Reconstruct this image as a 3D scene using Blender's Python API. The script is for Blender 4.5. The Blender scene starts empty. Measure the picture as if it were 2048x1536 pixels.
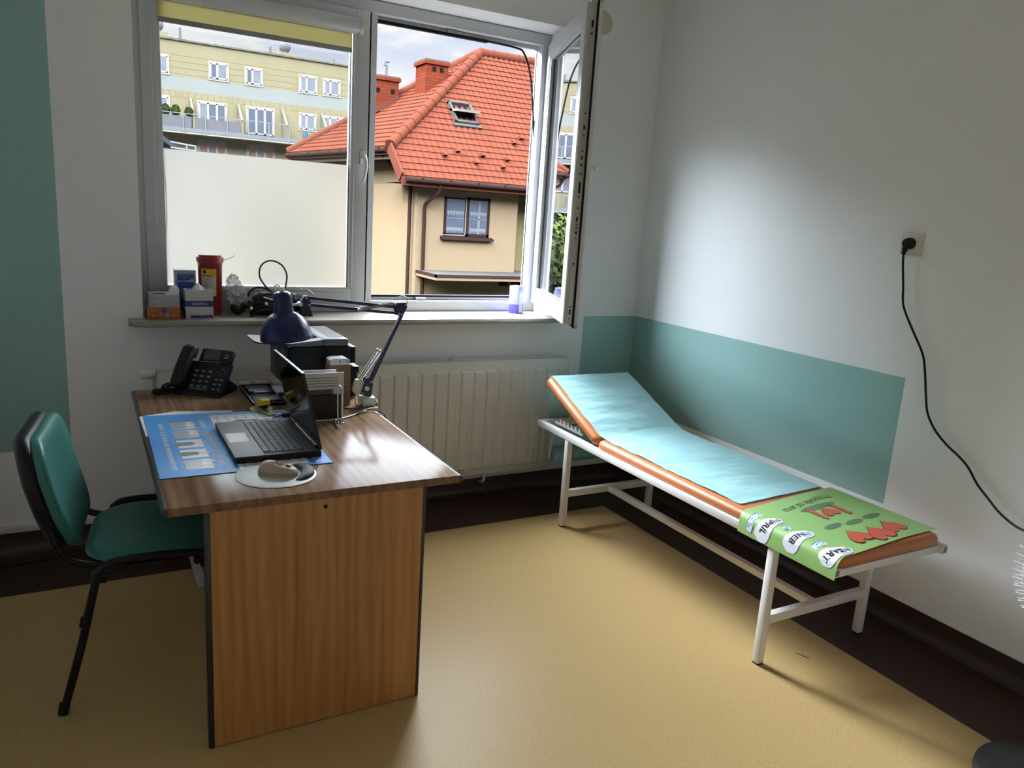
import bpy, bmesh, math, random
from math import sin, cos, pi, radians, sqrt, atan2
from mathutils import Matrix, Vector, noise as mnoise
random.seed(7)
SC = bpy.context.scene
COL = SC.collection
ROOT = {}

# ------------------------------------------------------------------ materials
def lin(c):
    def f(v):
        v /= 255.0
        return v / 12.92 if v <= 0.04045 else ((v + 0.055) / 1.055) ** 2.4
    return (f(c[0]), f(c[1]), f(c[2]), 1.0)

class NT:
    def __init__(self, mat):
        self.t = mat.node_tree; self.n = self.t.nodes; self.l = self.t.links
    def new(self, typ, **kw):
        nd = self.n.new(typ)
        for k, v in kw.items(): setattr(nd, k, v)
        return nd
    def put(self, sock, v):
        if hasattr(v, 'is_output') or isinstance(v, bpy.types.NodeSocket): self.l.new(v, sock)
        elif v is not None: sock.default_value = v
    def math(self, op, a, b=None, c=None):
        nd = self.new('ShaderNodeMath', operation=op)
        self.put(nd.inputs[0], a)
        if b is not None: self.put(nd.inputs[1], b)
        if c is not None: self.put(nd.inputs[2], c)
        return nd.outputs[0]
    def mix(self, fac, a, b):
        nd = self.new('ShaderNodeMix', data_type='RGBA')
        self.put(nd.inputs[0], fac); self.put(nd.inputs[6], a); self.put(nd.inputs[7], b)
        return nd.outputs[2]
    def noise(self, vec, scale, detail=3, rough=0.5):
        nd = self.new('ShaderNodeTexNoise')
        if vec is not None: self.l.new(vec, nd.inputs['Vector'])
        nd.inputs['Scale'].default_value = scale; nd.inputs['Detail'].default_value = detail
        nd.inputs['Roughness'].default_value = rough
        return nd.outputs['Fac']
    def pos(self):
        return self.new('ShaderNodeNewGeometry').outputs['Position']
    def obj(self):
        return self.new('ShaderNodeTexCoord').outputs['Object']
    def sep(self, v):
        nd = self.new('ShaderNodeSeparateXYZ'); self.l.new(v, nd.inputs[0]); return nd.outputs
    def scale(self, v, s):
        nd = self.new('ShaderNodeMapping'); self.l.new(v, nd.inputs[0]); nd.inputs['Scale'].default_value = s
        return nd.outputs[0]
    def ramp(self, f, stops):
        nd = self.new('ShaderNodeValToRGB'); self.l.new(f, nd.inputs[0])
        e = nd.color_ramp.elements
        while len(e) < len(stops): e.new(0.5)
        for i, (p, c) in enumerate(stops): e[i].position = p; e[i].color = c
        return nd.outputs[0]
    def bump(self, h, strength=0.2, dist=0.01):
        nd = self.new('ShaderNodeBump'); self.l.new(h, nd.inputs['Height'])
        nd.inputs['Strength'].default_value = strength; nd.inputs['Distance'].default_value = dist
        return nd.outputs[0]

def newmat(name):
    m = bpy.data.materials.new(name); m.use_nodes = True
    t = NT(m); b = t.n['Principled BSDF']
    return m, t, b

def M(name, col, rough=0.5, metal=0.0, spec=0.5, var=0.06, vs=14.0, bump=0.0, bs=60.0, coat=0.0, trans=None):
    """plain procedural material: base colour with a little noise in it, optional bump"""
    m, t, b = newmat(name)
    c = lin(col) if max(col) > 1.5 else (col[0], col[1], col[2], 1)
    o = t.obj()
    f = t.noise(o, vs, 4)
    lo = tuple(max(0, v * (1 - var)) for v in c[:3]) + (1,); hi = tuple(min(1, v * (1 + var)) for v in c[:3]) + (1,)
    t.put(b.inputs['Base Color'], t.mix(f, lo, hi))
    b.inputs['Roughness'].default_value = rough; b.inputs['Metallic'].default_value = metal
    b.inputs['Specular IOR Level'].default_value = spec
    if coat: b.inputs['Coat Weight'].default_value = coat; b.inputs['Coat Roughness'].default_value = 0.08
    if bump: t.put(b.inputs['Normal'], t.bump(t.noise(o, bs, 3), bump, 0.004))
    return m

# ------------------------------------------------------------------ mesh builder
class B:
    def __init__(self, *mats):
        self.bm = bmesh.new(); self.mats = list(mats); self.mi = 0; self.m = Matrix.Identity(4)
    def use(self, m):
        if m not in self.mats: self.mats.append(m)
        self.mi = self.mats.index(m); return self
    def v(self, p): return self.bm.verts.new(self.m @ Vector(p))
    def f(self, vs):
        try:
            fc = self.bm.faces.new(vs); fc.material_index = self.mi; return fc
        except ValueError: return None
    def box(self, x0, x1, y0, y1, z0, z1, bev=0.0, seg=2):
        c = [(x0,y0,z0),(x1,y0,z0),(x1,y1,z0),(x0,y1,z0),(x0,y0,z1),(x1,y0,z1),(x1,y1,z1),(x0,y1,z1)]
        vs = [self.v(p) for p in c]
        fs = [self.f([vs[i] for i in q]) for q in ((0,3,2,1),(4,5,6,7),(0,1,5,4),(1,2,6,5),(2,3,7,6),(3,0,4,7))]
        if bev > 0:
            es = list({e for f in fs for e in f.edges})
            r = bmesh.ops.bevel(self.bm, geom=es, offset=bev, segments=seg, affect='EDGES', profile=0.5)
            for f in r['faces']: f.material_index = self.mi
        return self
    def bar(self, p0, p1, w, h, up=(0,0,1), bev=0.0):
        """square bar of section w x h from p0 to p1"""
        p0, p1 = Vector(p0), Vector(p1); d = (p1 - p0); L = d.length; d.normalize()
        u = Vector(up)
        if abs(d.dot(u)) > 0.98: u = Vector((0,1,0))
        s = d.cross(u).normalized(); u = s.cross(d).normalized()
        old = self.m
        R = Matrix((s, d, u)).transposed().to_4x4(); R.translation = p0
        self.m = old @ R; self.box(-w/2, w/2, 0, L, -h/2, h/2, bev); self.m = old
        return self
    def tube(self, pts, r, seg=8, smooth=0, caps=True, closed=False):
        P = [Vector(p) for p in pts]
        if smooth: P = spline(P, smooth, closed)
        n = len(P); rings = []
        rr = r if isinstance(r, (list, tuple)) else None
        T = (P[1] - P[0]).normalized()
        N = T.cross(Vector((0,0,1)))
        if N.length < 1e-3: N = T.cross(Vector((1,0,0)))
        N.normalize()
        for i in range(n):
            if closed: t = (P[(i+1) % n] - P[i-1])
            elif i == 0: t = P[1] - P[0]
            elif i == n-1: t = P[-1] - P[-2]
            else: t = P[i+1] - P[i-1]
            if t.length < 1e-9: t = T
            t = t.normalized(); N = (N - t * N.dot(t))
            if N.length < 1e-6: N = t.orthogonal()
            N.normalize(); Bn = t.cross(N)
            ra = rr[min(len(rr)-1, int(i * len(rr) / n))] if rr else r
            rings.append([self.v(P[i] + N * (ra * cos(2*pi*k/seg)) + Bn * (ra * sin(2*pi*k/seg))) for k in range(seg)])
        for i in range(n if closed else n-1):
            a, b = rings[i], rings[(i+1) % n]
            for k in range(seg): self.f([a[k], a[(k+1) % seg], b[(k+1) % seg], b[k]])
        if caps and not closed:
            self.f(rings[0][::-1]); self.f(rings[-1])
        return self
    def lathe(self, prof, o=(0,0,0), axis=(0,0,1), seg=32, caps=True):
        ax = Vector(axis).normalized(); a = ax.orthogonal().normalized(); b = ax.cross(a); o = Vector(o)
        rings = []
        for r, h in prof:
            rings.append([self.v(o + ax*h + (a*cos(2*pi*k/seg) + b*sin(2*pi*k/seg)) * max(r, 1e-5)) for k in range(seg)])
        for p, q in zip(rings, rings[1:]):
            for k in range(seg): self.f([p[k], p[(k+1)%seg], q[(k+1)%seg], q[k]])
        if caps:
            self.f(rings[0][::-1]); self.f(rings[-1])
        return self
    def cyl(self, p0, p1, r, seg=20):
        p0 = Vector(p0); d = Vector(p1) - p0
        return self.lathe([(r, 0), (r, d.length)], p0, d, seg)
    def poly(self, pts):
        self.f([self.v(p) for p in pts]); return self
    def prism(self, pts, d):
        """polygon pts extruded by vector d"""
        d = Vector(d); a = [self.v(p) for p in pts]; b = [self.v(Vector(p) + d) for p in pts]
        self.f(a[::-1]); self.f(b); n = len(a)
        for i in range(n): self.f([a[i], a[(i+1)%n], b[(i+1)%n], b[i]])
        return self
    def grid(self, fn, nu, nv, cu=False):
        vs = [[self.v(fn(i/nu, j/nv)) for j in range(nv+1)] for i in range(nu if cu else nu+1)]
        for i in range(nu):
            for j in range(nv):
                a = vs[i]; b = vs[(i+1) % len(vs)]
                self.f([a[j], b[j], b[j+1], a[j+1]])
        return self
    def ball(self, c, r, nu=20, nv=12, fn=None):
        c = Vector(c)
        def g(a, b):
            th = 2*pi*a; ph = pi*(b-0.5)*0.998
            d = Vector((cos(ph)*cos(th), cos(ph)*sin(th), sin(ph)))
            k = fn(d) if fn else 1.0
            return c + Vector((d.x*r[0], d.y*r[1], d.z*r[2])) * k
        return self.grid(g, nu, nv, True)
    def text(self, s, size, fn, align='CENTER', res=2):
        vs, fs = text_geo(s, size, align, res)
        w = [self.v(fn(x, y)) for x, y in vs]
        for q in fs: self.f([w[i] for i in q])
        return self

def spline(P, k, closed=False):
    out = []; n = len(P)
    for i in range(n if closed else n-1):
        if closed: p0, p1, p2, p3 = P[i-1], P[i], P[(i+1)%n], P[(i+2)%n]
        else: p0, p1, p2, p3 = P[max(i-1,0)], P[i], P[i+1], P[min(i+2,n-1)]
        for j in range(k):
            t = j/k
            out.append(0.5*((2*p1) + (p2-p0)*t + (2*p0-5*p1+4*p2-p3)*t*t + (3*p1-p0-3*p2+p3)*t**3))
    if not closed: out.append(P[-1])
    return out

_tc = {}
def text_geo(s, size, align, res, bold=0.0):
    k = (s, size, align, res, bold)
    if k in _tc: return _tc[k]
    cu = bpy.data.curves.new('lettering', 'FONT'); cu.body = s; cu.size = size; cu.align_x = align; cu.align_y = 'CENTER'
    cu.resolution_u = res; cu.offset = bold
    ob = bpy.data.objects.new('lettering', cu); COL.objects.link(ob)
    dg = bpy.context.evaluated_depsgraph_get()
    me = bpy.data.meshes.new_from_object(ob.evaluated_get(dg))
    vs = [(v.co.x, v.co.y) for v in me.vertices]; fs = [tuple(p.vertices) for p in me.polygons]
    bpy.data.objects.remove(ob); bpy.data.curves.remove(cu); bpy.data.meshes.remove(me)
    _tc[k] = (vs, fs); return vs, fs

def flat(o, xa, ya):
    o, xa, ya = Vector(o), Vector(xa).normalized(), Vector(ya).normalized()
    return lambda x, y: o + xa*x + ya*y

def build(b, name, parent=None, at=(0,0,0), rz=0.0, smooth=38, weld=True, local=False):
    """link the collected geometry as ONE mesh object. Geometry is in world space unless local."""
    bm = b.bm
    if weld: bmesh.ops.remove_doubles(bm, verts=bm.verts, dist=1e-6)
    bmesh.ops.recalc_face_normals(bm, faces=bm.faces)
    root = ROOT[parent.name] if parent is not None else Matrix.Translation(Vector(at)) @ Matrix.Rotation(rz, 4, 'Z')
    if not local: bm.transform(root.inverted())
    me = bpy.data.meshes.new(name); bm.to_mesh(me); bm.free()
    for m in b.mats: me.materials.append(m)
    if smooth:
        for p in me.polygons: p.use_smooth = True
        me.set_sharp_from_angle(angle=radians(smooth))
    o = bpy.data.objects.new(name, me); COL.objects.link(o)
    if parent is not None: o.parent = parent
    else: o.location = at; o.rotation_euler = (0, 0, rz)
    ROOT[o.name] = root
    return o

def empty(name, at=(0,0,0), rz=0.0):
    o = bpy.data.objects.new(name, None); COL.objects.link(o)
    o.location = at; o.rotation_euler = (0, 0, rz); o.empty_display_size = 0.05
    ROOT[o.name] = Matrix.Translation(Vector(at)) @ Matrix.Rotation(rz, 4, 'Z')
    return o

def tag(o, label=None, cat=None, group=None, kind=None):
    if label: o['label'] = label
    if cat: o['category'] = cat
    if group: o['group'] = group
    if kind: o['kind'] = kind
    return o

def low_spec(m, s):
    m.node_tree.nodes['Principled BSDF'].inputs['Specular IOR Level'].default_value = s; return m

def struct(o): o['kind'] = 'structure'; return o
SKY_UP, SUN_E, EXT, EXPOSURE = 92.0, 14.0, 0.235, 0.0
# ------------------------------------------------------------------ shared materials
PVC = M('white_pvc', (0.56,0.57,0.59), 0.35, var=0.02)
PVC_G = M('grey_pvc_edge', (0.42,0.41,0.38), 0.45, var=0.05)
RUBBER = M('black_rubber', (0.008,0.008,0.009), 0.7, spec=.15, var=0.1)
BLACKP = M('black_plastic', (0.008,0.008,0.010), 0.42, spec=.22, var=0.15)
DARKP = M('charcoal_plastic', (0.03,0.031,0.035), 0.42, var=0.12)
CHROME = M('chrome', (0.75,0.75,0.76), 0.12, 1.0, var=0.02)
STEEL = M('dull_steel', (0.42,0.41,0.39), 0.35, 0.9, var=0.06)
WHITEP = M('white_plastic', (0.72,0.72,0.70), 0.35, var=0.02)
CREAMP = M('cream_plastic', (0.66,0.62,0.52), 0.4, var=0.03)
WPAPER = M('white_paper', (0.74,0.74,0.74), 0.75, var=0.03)
INK = M('black_ink', (0.012,0.012,0.016), 0.7, spec=.1)
GREYINK = M('grey_ink', (0.22,0.22,0.23), 0.7)
BLUEINK = M('navy_ink', (0.028,0.035,0.19), 0.5)
WINK = M('white_ink', (0.75,0.77,0.8), 0.55, var=0.02)

def wall_mat():
    m, t, b = newmat('painted_wall')
    p = t.pos(); x, y, z = t.sep(p)
    f = t.noise(p, 3.0, 4); g = t.noise(p, 220.0, 2)
    white = t.mix(f, (0.83,0.84,0.85,1), (0.87,0.875,0.88,1))
    green = t.mix(f, (0.285,0.465,0.44,1), (0.315,0.50,0.475,1))
    gt = lambda a, b_: t.math('GREATER_THAN', a, b_)
    lt = lambda a, b_: t.math('LESS_THAN', a, b_)
    band = t.math('MULTIPLY', gt(z, 0.47), lt(z, 1.0143))
    nearc = t.math('MULTIPLY', gt(x, -0.373), gt(y, -1.7924))
    a = t.math('MULTIPLY', band, nearc)
    stripe = t.math('MULTIPLY', t.math('MULTIPLY', lt(x, -2.9925), gt(y, -0.02)), gt(z, 0.456))
    t.put(b.inputs['Base Color'], t.mix(t.math('MAXIMUM', a, stripe), white, green))
    b.inputs['Roughness'].default_value = 0.55; b.inputs['Specular IOR Level'].default_value = 0.3
    t.put(b.inputs['Normal'], t.bump(g, 0.06, 0.002))
    return m
WALL = wall_mat()

def floor_mat():
    m, t, b = newmat('linoleum')
    p = t.pos(); x, y, z = t.sep(p)
    f = t.noise(p, 260.0, 3, 0.7); g = t.noise(p, 90.0, 3, 0.6); l = t.noise(p, 2.2, 4)
    beige = t.mix(t.ramp(f, [(0.35,(0,0,0,1)),(0.66,(1,1,1,1))]), (0.345,0.22,0.078,1), (0.57,0.415,0.185,1))
    beige = t.mix(t.math('MULTIPLY', l, 0.22), beige, (0.40,0.29,0.15,1))
    brown = t.mix(g, (0.030,0.015,0.011,1), (0.052,0.028,0.021,1))
    isb = t.math('MAXIMUM', t.math('GREATER_THAN', x, -0.4146), t.math('GREATER_THAN', y, -0.4146))
    t.put(b.inputs['Base Color'], t.mix(isb, beige, brown))
    t.put(b.inputs['Roughness'], t.math('ADD', t.math('MULTIPLY', l, 0.12), 0.38))
    b.inputs['Specular IOR Level'].default_value = 0.12
    t.put(b.inputs['Normal'], t.bump(f, 0.05, 0.001))
    return m
FLOOR = floor_mat()
BROWN = M('brown_vinyl', (0.036,0.019,0.014), 0.4, var=0.25, vs=90)

# ------------------------------------------------------------------ room shell
XL, YF, ZC = -3.46, -4.35, 2.80
b = B(FLOOR); b.box(XL-.2, 0.2, YF-.2, 0.35, -0.15, 0.0); struct(build(b, 'floor', smooth=0))
b = B(M('white_ceiling', (0.88,0.88,0.87), 0.8, var=0.02)); b.box(XL-.2, 0.2, YF-.2, 0.35, ZC, ZC+.2); struct(build(b, 'ceiling', smooth=0))
b = B(WALL)
b.box(XL-.2, -2.692, 0, .35, 0, ZC); b.box(-0.600, 0.2, 0, .35, 0, ZC)
b.box(-2.692, -0.600, 0, .35, 0, 0.993); b.box(-2.692, -0.600, 0, .35, 2.538, ZC)
struct(build(b, 'wall_back', smooth=0))
b = B(WALL); b.box(0, .2, YF, 0, 0, ZC); struct(build(b, 'wall_right', smooth=0))
b = B(WALL); b.box(XL-.2, XL, YF, 0, 0, ZC); struct(build(b, 'wall_left', smooth=0))
b = B(WALL); b.box(XL-.2, .2, YF-.2, YF, 0, ZC); struct(build(b, 'wall_front', smooth=0))

def cove(b, a0, a1, fn):
    prof = [(0,0),(0.045,0),(0.030,0.004),(0.016,0.012),(0.008,0.024),(0.005,0.04),(0.004,0.096),(0,0.096)]
    b.prism([fn(a0, d, h) for d, h in prof], Vector(fn(a1,0,0)) - Vector(fn(a0,0,0)))
b = B(BROWN); cove(b, XL, 0, lambda a, d, h: (a, -d, h)); struct(build(b, 'baseboard_back'))
b = B(BROWN); cove(b, YF, 0, lambda a, d, h: (-d, a, h)); struct(build(b, 'baseboard_right'))
WTRIM = M('white_trim', (0.74,0.74,0.72), 0.4, var=0.03)
b = B(WTRIM); b.box(XL, 0, -0.012, 0, 0.0965, 0.136, 0.003); struct(build(b, 'trim_1'))
b = B(WTRIM); b.box(-0.006, 0, YF, -0.012, 0.0965, 0.1005); struct(build(b, 'trim_2'))

# ------------------------------------------------------------------ window
def glass_mat(name, tint=(0.97,0.985,0.98), base=0.04):
    m, t, b = newmat(name); t.n.remove(b); out = t.n['Material Output']
    tr = t.new('ShaderNodeBsdfTransparent'); tr.inputs[0].default_value = tint + (1,)
    gl = t.new('ShaderNodeBsdfGlossy'); gl.inputs['Roughness'].default_value = 0.0; gl.inputs[0].default_value = (1,1,1,1)
    fr = t.new('ShaderNodeFresnel'); fr.inputs[0].default_value = 1.52
    fac = t.math('MINIMUM', t.math('MULTIPLY', fr.outputs[0], 2.2), 0.95)
    mx = t.new('ShaderNodeMixShader'); t.put(mx.inputs[0], fac)
    t.l.new(tr.outputs[0], mx.inputs[1]); t.l.new(gl.outputs[0], mx.inputs[2]); t.l.new(mx.outputs[0], out.inputs[0])
    return m
GLASS = glass_mat('window_glass')
def frost_mat():
    m, t, b = newmat('frosted_film'); t.n.remove(b); out = t.n['Material Output']
    tl = t.new('ShaderNodeBsdfTranslucent'); tl.inputs[0].default_value = (0.36,0.325,0.28,1)
    rf = t.new('ShaderNodeBsdfRefraction'); rf.inputs['Roughness'].default_value = 0.62; rf.inputs['IOR'].default_value = 1.12
    rf.inputs[0].default_value = (0.88,0.82,0.74,1)
    df = t.new('ShaderNodeBsdfDiffuse'); df.inputs[0].default_value = (0.6,0.6,0.6,1)
    mx = t.new('ShaderNodeMixShader'); mx.inputs[0].default_value = 0.66
    t.l.new(tl.outputs[0], mx.inputs[1]); t.l.new(rf.outputs[0], mx.inputs[2])
    m2 = t.new('ShaderNodeMixShader'); t.put(m2.inputs[0], t.math('MULTIPLY', t.noise(t.pos(), 4.0, 2), 0.2))
    t.l.new(mx.outputs[0], m2.inputs[1]); t.l.new(df.outputs[0], m2.inputs[2]); t.l.new(m2.outputs[0], out.inputs[0])
    return m
FROST = frost_mat()

win = struct(empty('window_1', (-1.65, 0.2, 1.018)))
YA, YB = 0.20, 0.27
b = B(PVC)
b.box(-2.690,-2.636,YA,YB,1.018,2.535,.004); b.box(-0.655,-0.600,YA,YB,1.018,2.535,.004)
b.box(-2.640,-0.650,YA,YB,2.478,2.535,.004); b.box(-2.640,-0.650,YA,YB,1.018,1.074,.004)
# rebate (outer lip) round the open half and behind the closed sash
for x0, x1, z0, z1 in ((-2.636,-2.616,1.074,2.478),(-0.655,-0.628,1.074,2.478),(-2.62,-0.65,1.072,1.094),(-2.62,-0.65,2.458,2.480)):
    b.box(x0, x1, YB-.02, YB+.005, z0, z1, .002)
b.box(-1.640,-1.592,0.205,YB+.005,1.074,2.478,.003)                      # floating mullion
build(b, 'window_frame', win)
b = B(RUBBER)
b.box(-1.592,-1.586,.232,.262,1.088,2.462); b.box(-1.59,-0.64,.240,.262,1.090,1.102); b.box(-1.59,-0.97,.240,.262,2.447,2.461)
b.tube([(-1.0,.245,2.455),(-.80,.243,2.449),(-.745,.24,2.425),(-.70,.238,2.32),(-.672,.238,2.16),(-.652,.24,2.00),(-.640,.245,1.80),(-.634,.25,1.5),(-.632,.25,1.12)], .0055, 8, 6)
b.tube([(-.634,.25,1.1),(-.68,.235,1.094),(-.74,.24,1.095)], .006, 6, 4)
build(b, 'rubber_gasket', win)
b = B(STEEL)
b.bm.free()
for x, z in ((-1.30,1.085),(-1.18,2.466)):
    b = B(STEEL); b.box(x-.03, x+.03, .225, .245, z-.006, z+.006, .002); build(b, 'striker_plate', win)

def sash(b, x0, x1, y0, y1, z0, z1, sw):
    b.box(x0,x0+sw,y0,y1,z0,z1,.005); b.box(x1-sw,x1,y0,y1,z0,z1,.005)
    b.box(x0+sw-.001,x1-sw+.001,y0,y1,z0,z0+.073,.005); b.box(x0+sw-.001,x1-sw+.001,y0,y1,z1-.073,z1,.005)
sl = B(PVC); sash(sl,-2.655,-1.625,.184,.25,1.070,2.478,.081)
sl.box(-1.722,-1.70,.184,.25,1.14,2.41,.004)
sl.box(-1.640,-1.622,.184,.203,1.066,2.482,.003)                         # overlap lip
for z0, z1 in ((1.121,1.137),): sl.box(-2.572,-1.712,.177,.187,z0,z1,.004)   # glazing bead
sl.box(-1.712,-1.707,.180,.186,1.12,2.42,.002)
s1 = build(sl, 'window_sash', win)
b = B(GLASS); b.box(-2.578,-1.716,.222,.226,1.138,2.41); build(b, 'window_pane', s1, smooth=0)
b = B(FROST); b.poly([(-2.574,.2195,1.141),(-1.722,.2195,1.141),(-1.722,.2195,1.752),(-2.574,.2195,1.752)]); build(b, 'frosted_film', s1, smooth=0)
b = B(RUBBER)
for x0,x1,z0,z1 in ((-1.7235,-1.7215,1.14,2.405),(-2.5745,-2.5725,1.14,2.405),(-2.574,-1.722,1.1385,1.1425)): b.box(x0,x1,.205,.222,z0,z1)
build(b, 'glazing_seal', s1)
def handle(b, lever):
    b.box(-.014,.014,-.009,.0,-.034,.034,.006); b.cyl((0,0,0),(0,-.034,0),.010,16)
    b.tube(lever, [.011,.0105,.010,.0095,.009,.0085], 10, 6)
b = B(WHITEP); b.m = Matrix.Translation((-1.664,.184,1.795))
handle(b, [(0,-.034,.004),(.002,-.046,-.014),(.004,-.050,-.05),(-.001,-.047,-.09),(-.009,-.044,-.122)])
build(b, 'window_handle', s1)

# open sash: local X from hinge to free end, Y through to the room face
XA = Vector((-.356,-.934,0)).normalized(); YN = Vector((.934,-.356,0)).normalized()
SM = Matrix((XA, YN, Vector((0,0,1)))).transposed().to_4x4(); SM.translation = Vector((-.627,.189,0))
b = B(PVC); b.m = SM
b.box(0,.075,0,.066,1.076,2.479,.004); b.box(.845,.925,0,.049,1.076,2.479,.004)
b.box(.07,.85,0,.066,1.076,1.150,.004); b.box(.07,.85,0,.066,2.406,2.479,.004)
for x0,x1,z0,z1 in ((.075,.089,1.15,2.406),(.831,.846,1.15,2.406),(.075,.846,1.148,1.163),(.075,.846,2.392,2.408)): b.box(x0,x1,.006,.026,z0,z1,.004)
b.box(-.006,.944,.053,.07,1.058,1.080,.003); b.box(-.006,.944,.053,.07,2.474,2.492,.003); b.box(.838,.944,.053,.07,1.058,2.492,.003)
s2 = build(b, 'window_sash', win)
b = B(PVC_G); b.m = SM; b.box(.9245,.929,.004,.046,1.078,2.477,.001); build(b, 'sash_edge', s2)
b = B(RUBBER); b.m = SM; b.box(.922,.9375,.0465,.0528,1.062,2.488); b.box(.07,.93,.047,.053,1.066,1.077); b.box(.0885,.0905,.027,.031,1.15,2.41); build(b, 'rubber_gasket', s2)
b = B(STEEL); b.m = SM; b.box(.9285,.9305,.022,.038,1.10,2.46)
b.use(RUBBER)
for z, h in ((2.39,.03),(2.35,.008),(2.02,.006),(1.96,.02),(1.93,.006),(1.86,.006),(1.83,.014),(1.80,.01),(1.76,.006),(1.70,.05),(1.66,.006),(1.61,.006),(1.56,.022),(1.535,.006),(1.52,.006),(1.50,.012),(1.475,.005),(1.36,.006),(1.353,.004),(1.16,.006),(1.135,.025),(1.105,.006)):
    b.box(.930,.9312,.026,.034,z-h/2,z+h/2)
b.use(STEEL); b.box(.928,.934,.018,.042,2.30,2.345,.002); b.box(.928,.934,.018,.042,2.478,2.486,.001)
build(b, 'espagnolette_strip', s2)
b = B(GLASS); b.m = SM; b.box(.07,.85,.028,.032,1.145,2.412); build(b, 'window_pane', s2, smooth=0)
b = B(WHITEP); b.m = SM @ Matrix.Translation((.885,.07,1.795)) @ Matrix.Rotation(pi, 4, 'Z')
handle(b, [(0,-.034,0),(.010,-.046,0),(.05,-.050,-.002),(.085,-.048,-.004),(.115,-.045,-.006)])
build(b, 'window_handle', s2)
for z in (1.11, 2.42):
    b = B(WHITEP); b.m = SM; b.cyl((-.008,.060,z-.035),(-.008,.060,z+.035),.010,14); build(b, 'hinge', s2)
SILL = M('cream_stone_sill', (0.27,0.25,0.20), 0.35, var=0.05, vs=25)
b = B(SILL)
b.prism([(-2.752,-.075,.993),(-2.735,-.098,.993),(-2.70,-.114,.993),(-.585,-.114,.993),(-.560,-.10,.993),(-.552,-.08,.993),(-.552,-.001,.993),(-.601,-.001,.993),(-.601,.215,.993),(-2.691,.215,.993),(-2.691,-.001,.993),(-2.752,-.001,.993)], (0,0,.025))
es = [e for e in b.bm.edges if all(v.co.y < -.05 for v in e.verts) and abs(e.verts[0].co.z-e.verts[1].co.z) < 1e-5]
bmesh.ops.bevel(b.bm, geom=es, offset=.007, segments=3, affect='EDGES')
build(b, 'window_sill', win)

# roller blind clipped to the closed sash
bl = tag(empty('roller_blind', (-2.15,.16,2.36)), 'pale yellow roller blind rolled up on the closed window sash', 'blind')
prof = []
b = B(PVC)
ring = [(.184,2.432),(.150,2.434),(.131,2.425),(.124,2.405),(.126,2.385),(.140,2.368),(.160,2.362),(.184,2.362)]
b.prism([(-2.60,y,z) for y, z in ring], (.90,0,0)); build(b, 'cassette', bl)
b = B(M('ivory_cap', (0.60,0.56,0.40), 0.4))
b.prism([(-1.70,y,z) for y, z in [(.184,2.436),(.150,2.438),(.128,2.428),(.120,2.405),(.123,2.383),(.138,2.364),(.160,2.357),(.184,2.357)]], (.017,0,0)); build(b, 'end_cap', bl)
def fabric():
    m, t, bb = newmat('yellow_blind_fabric'); t.n.remove(bb); out = t.n['Material Output']
    o = t.obj(); w = t.noise(t.scale(o, (400,1,400)), 1.0, 2)
    d = t.new('ShaderNodeBsdfDiffuse'); t.put(d.inputs[0], t.mix(w, (0.56,0.51,0.28,1), (0.63,0.58,0.34,1)))
    tl = t.new('ShaderNodeBsdfTranslucent'); tl.inputs[0].default_value = (0.46,0.42,0.25,1)
    mx = t.new('ShaderNodeMixShader'); mx.inputs[0].default_value = .55
    t.l.new(d.outputs[0], mx.inputs[1]); t.l.new(tl.outputs[0], mx.inputs[2]); t.l.new(mx.outputs[0], out.inputs[0]); return m
b = B(fabric()); b.box(-2.582,-1.727,.1775,.1785,2.29,2.375); build(b, 'blind_fabric', bl)
b = B(M('grey_bar', (0.26,0.25,0.245), 0.4)); b.box(-2.582,-1.727,.173,.181,2.274,2.296,.003); build(b, 'bottom_bar', bl)
b = B(WHITEP); b.tube([(-2.614,.172,2.40),(-2.612,.172,1.9),(-2.613,.170,1.45),(-2.608,.168,1.36),(-2.596,.166,1.324),(-2.580,.167,1.345),(-2.570,.170,1.45),(-2.571,.172,1.6),(-2.590,.174,1.9),(-2.597,.176,2.40)], .0016, 6, 8); build(b, 'pull_cord', bl)

# round vent cap on the window wall
b = B(M('beige_cap', (0.55,0.50,0.36), 0.5)); b.lathe([(.058,0),(.058,.006),(.052,.012),(.02,.015),(0,.015)], (-.408,0,2.598), (0,-1,0), 40)
tag(build(b, 'round_vent', at=(-.408,0,2.598)), 'round beige vent cover high on the wall behind the open window sash', 'vent cover')

# ------------------------------------------------------------------ radiator
rad = tag(empty('radiator', (-1.58,-.06,.147)), 'long white ribbed panel radiator on the wall under the window', 'radiator')
RW = M('radiator_enamel', (0.66,0.65,0.61), 0.35, var=0.03)
b = B(RW); X0, X1 = -2.652, -.508
b.box(X0,X1,-.094,-.082,.147,.790,.003)
def ribx(a): return a
n = 28; pitch = .0755; xs = -.535
for i in range(n):
    xc = xs - i*pitch - .020
    prof = [(xc-.030,-.0935),(xc-.020,-.1020),(xc+.020,-.1020),(xc+.028,-.0935)]
    zt, zb = .738, .182
    lo = [b.v((x, y, zb + (.010 if y < -.1 else 0))) for x, y in prof]; hi = [b.v((x, y, zt - (.010 if y < -.1 else 0))) for x, y in prof]
    for k in range(3): b.f([lo[k], lo[k+1], hi[k+1], hi[k]])
    b.f(hi); b.f(lo[::-1])
build(b, 'front_panel', rad, weld=False, smooth=25)
b = B(RW); b.box(-2.66,-.53,-.040,-.028,.16,.792,.003); build(b, 'back_panel', rad)
b = B(M('radiator_grille', (0.34,0.33,0.31), 0.5)); b.box(X0+.01,X1-.01,-.082,-.040,.768,.780); build(b, 'top_grille', rad)
for x_ in (X0, X1-.004):
    b = B(RW); b.box(x_,x_+.004,-.094,-.03,.15,.788); build(b, 'side_panel', rad)
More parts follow.
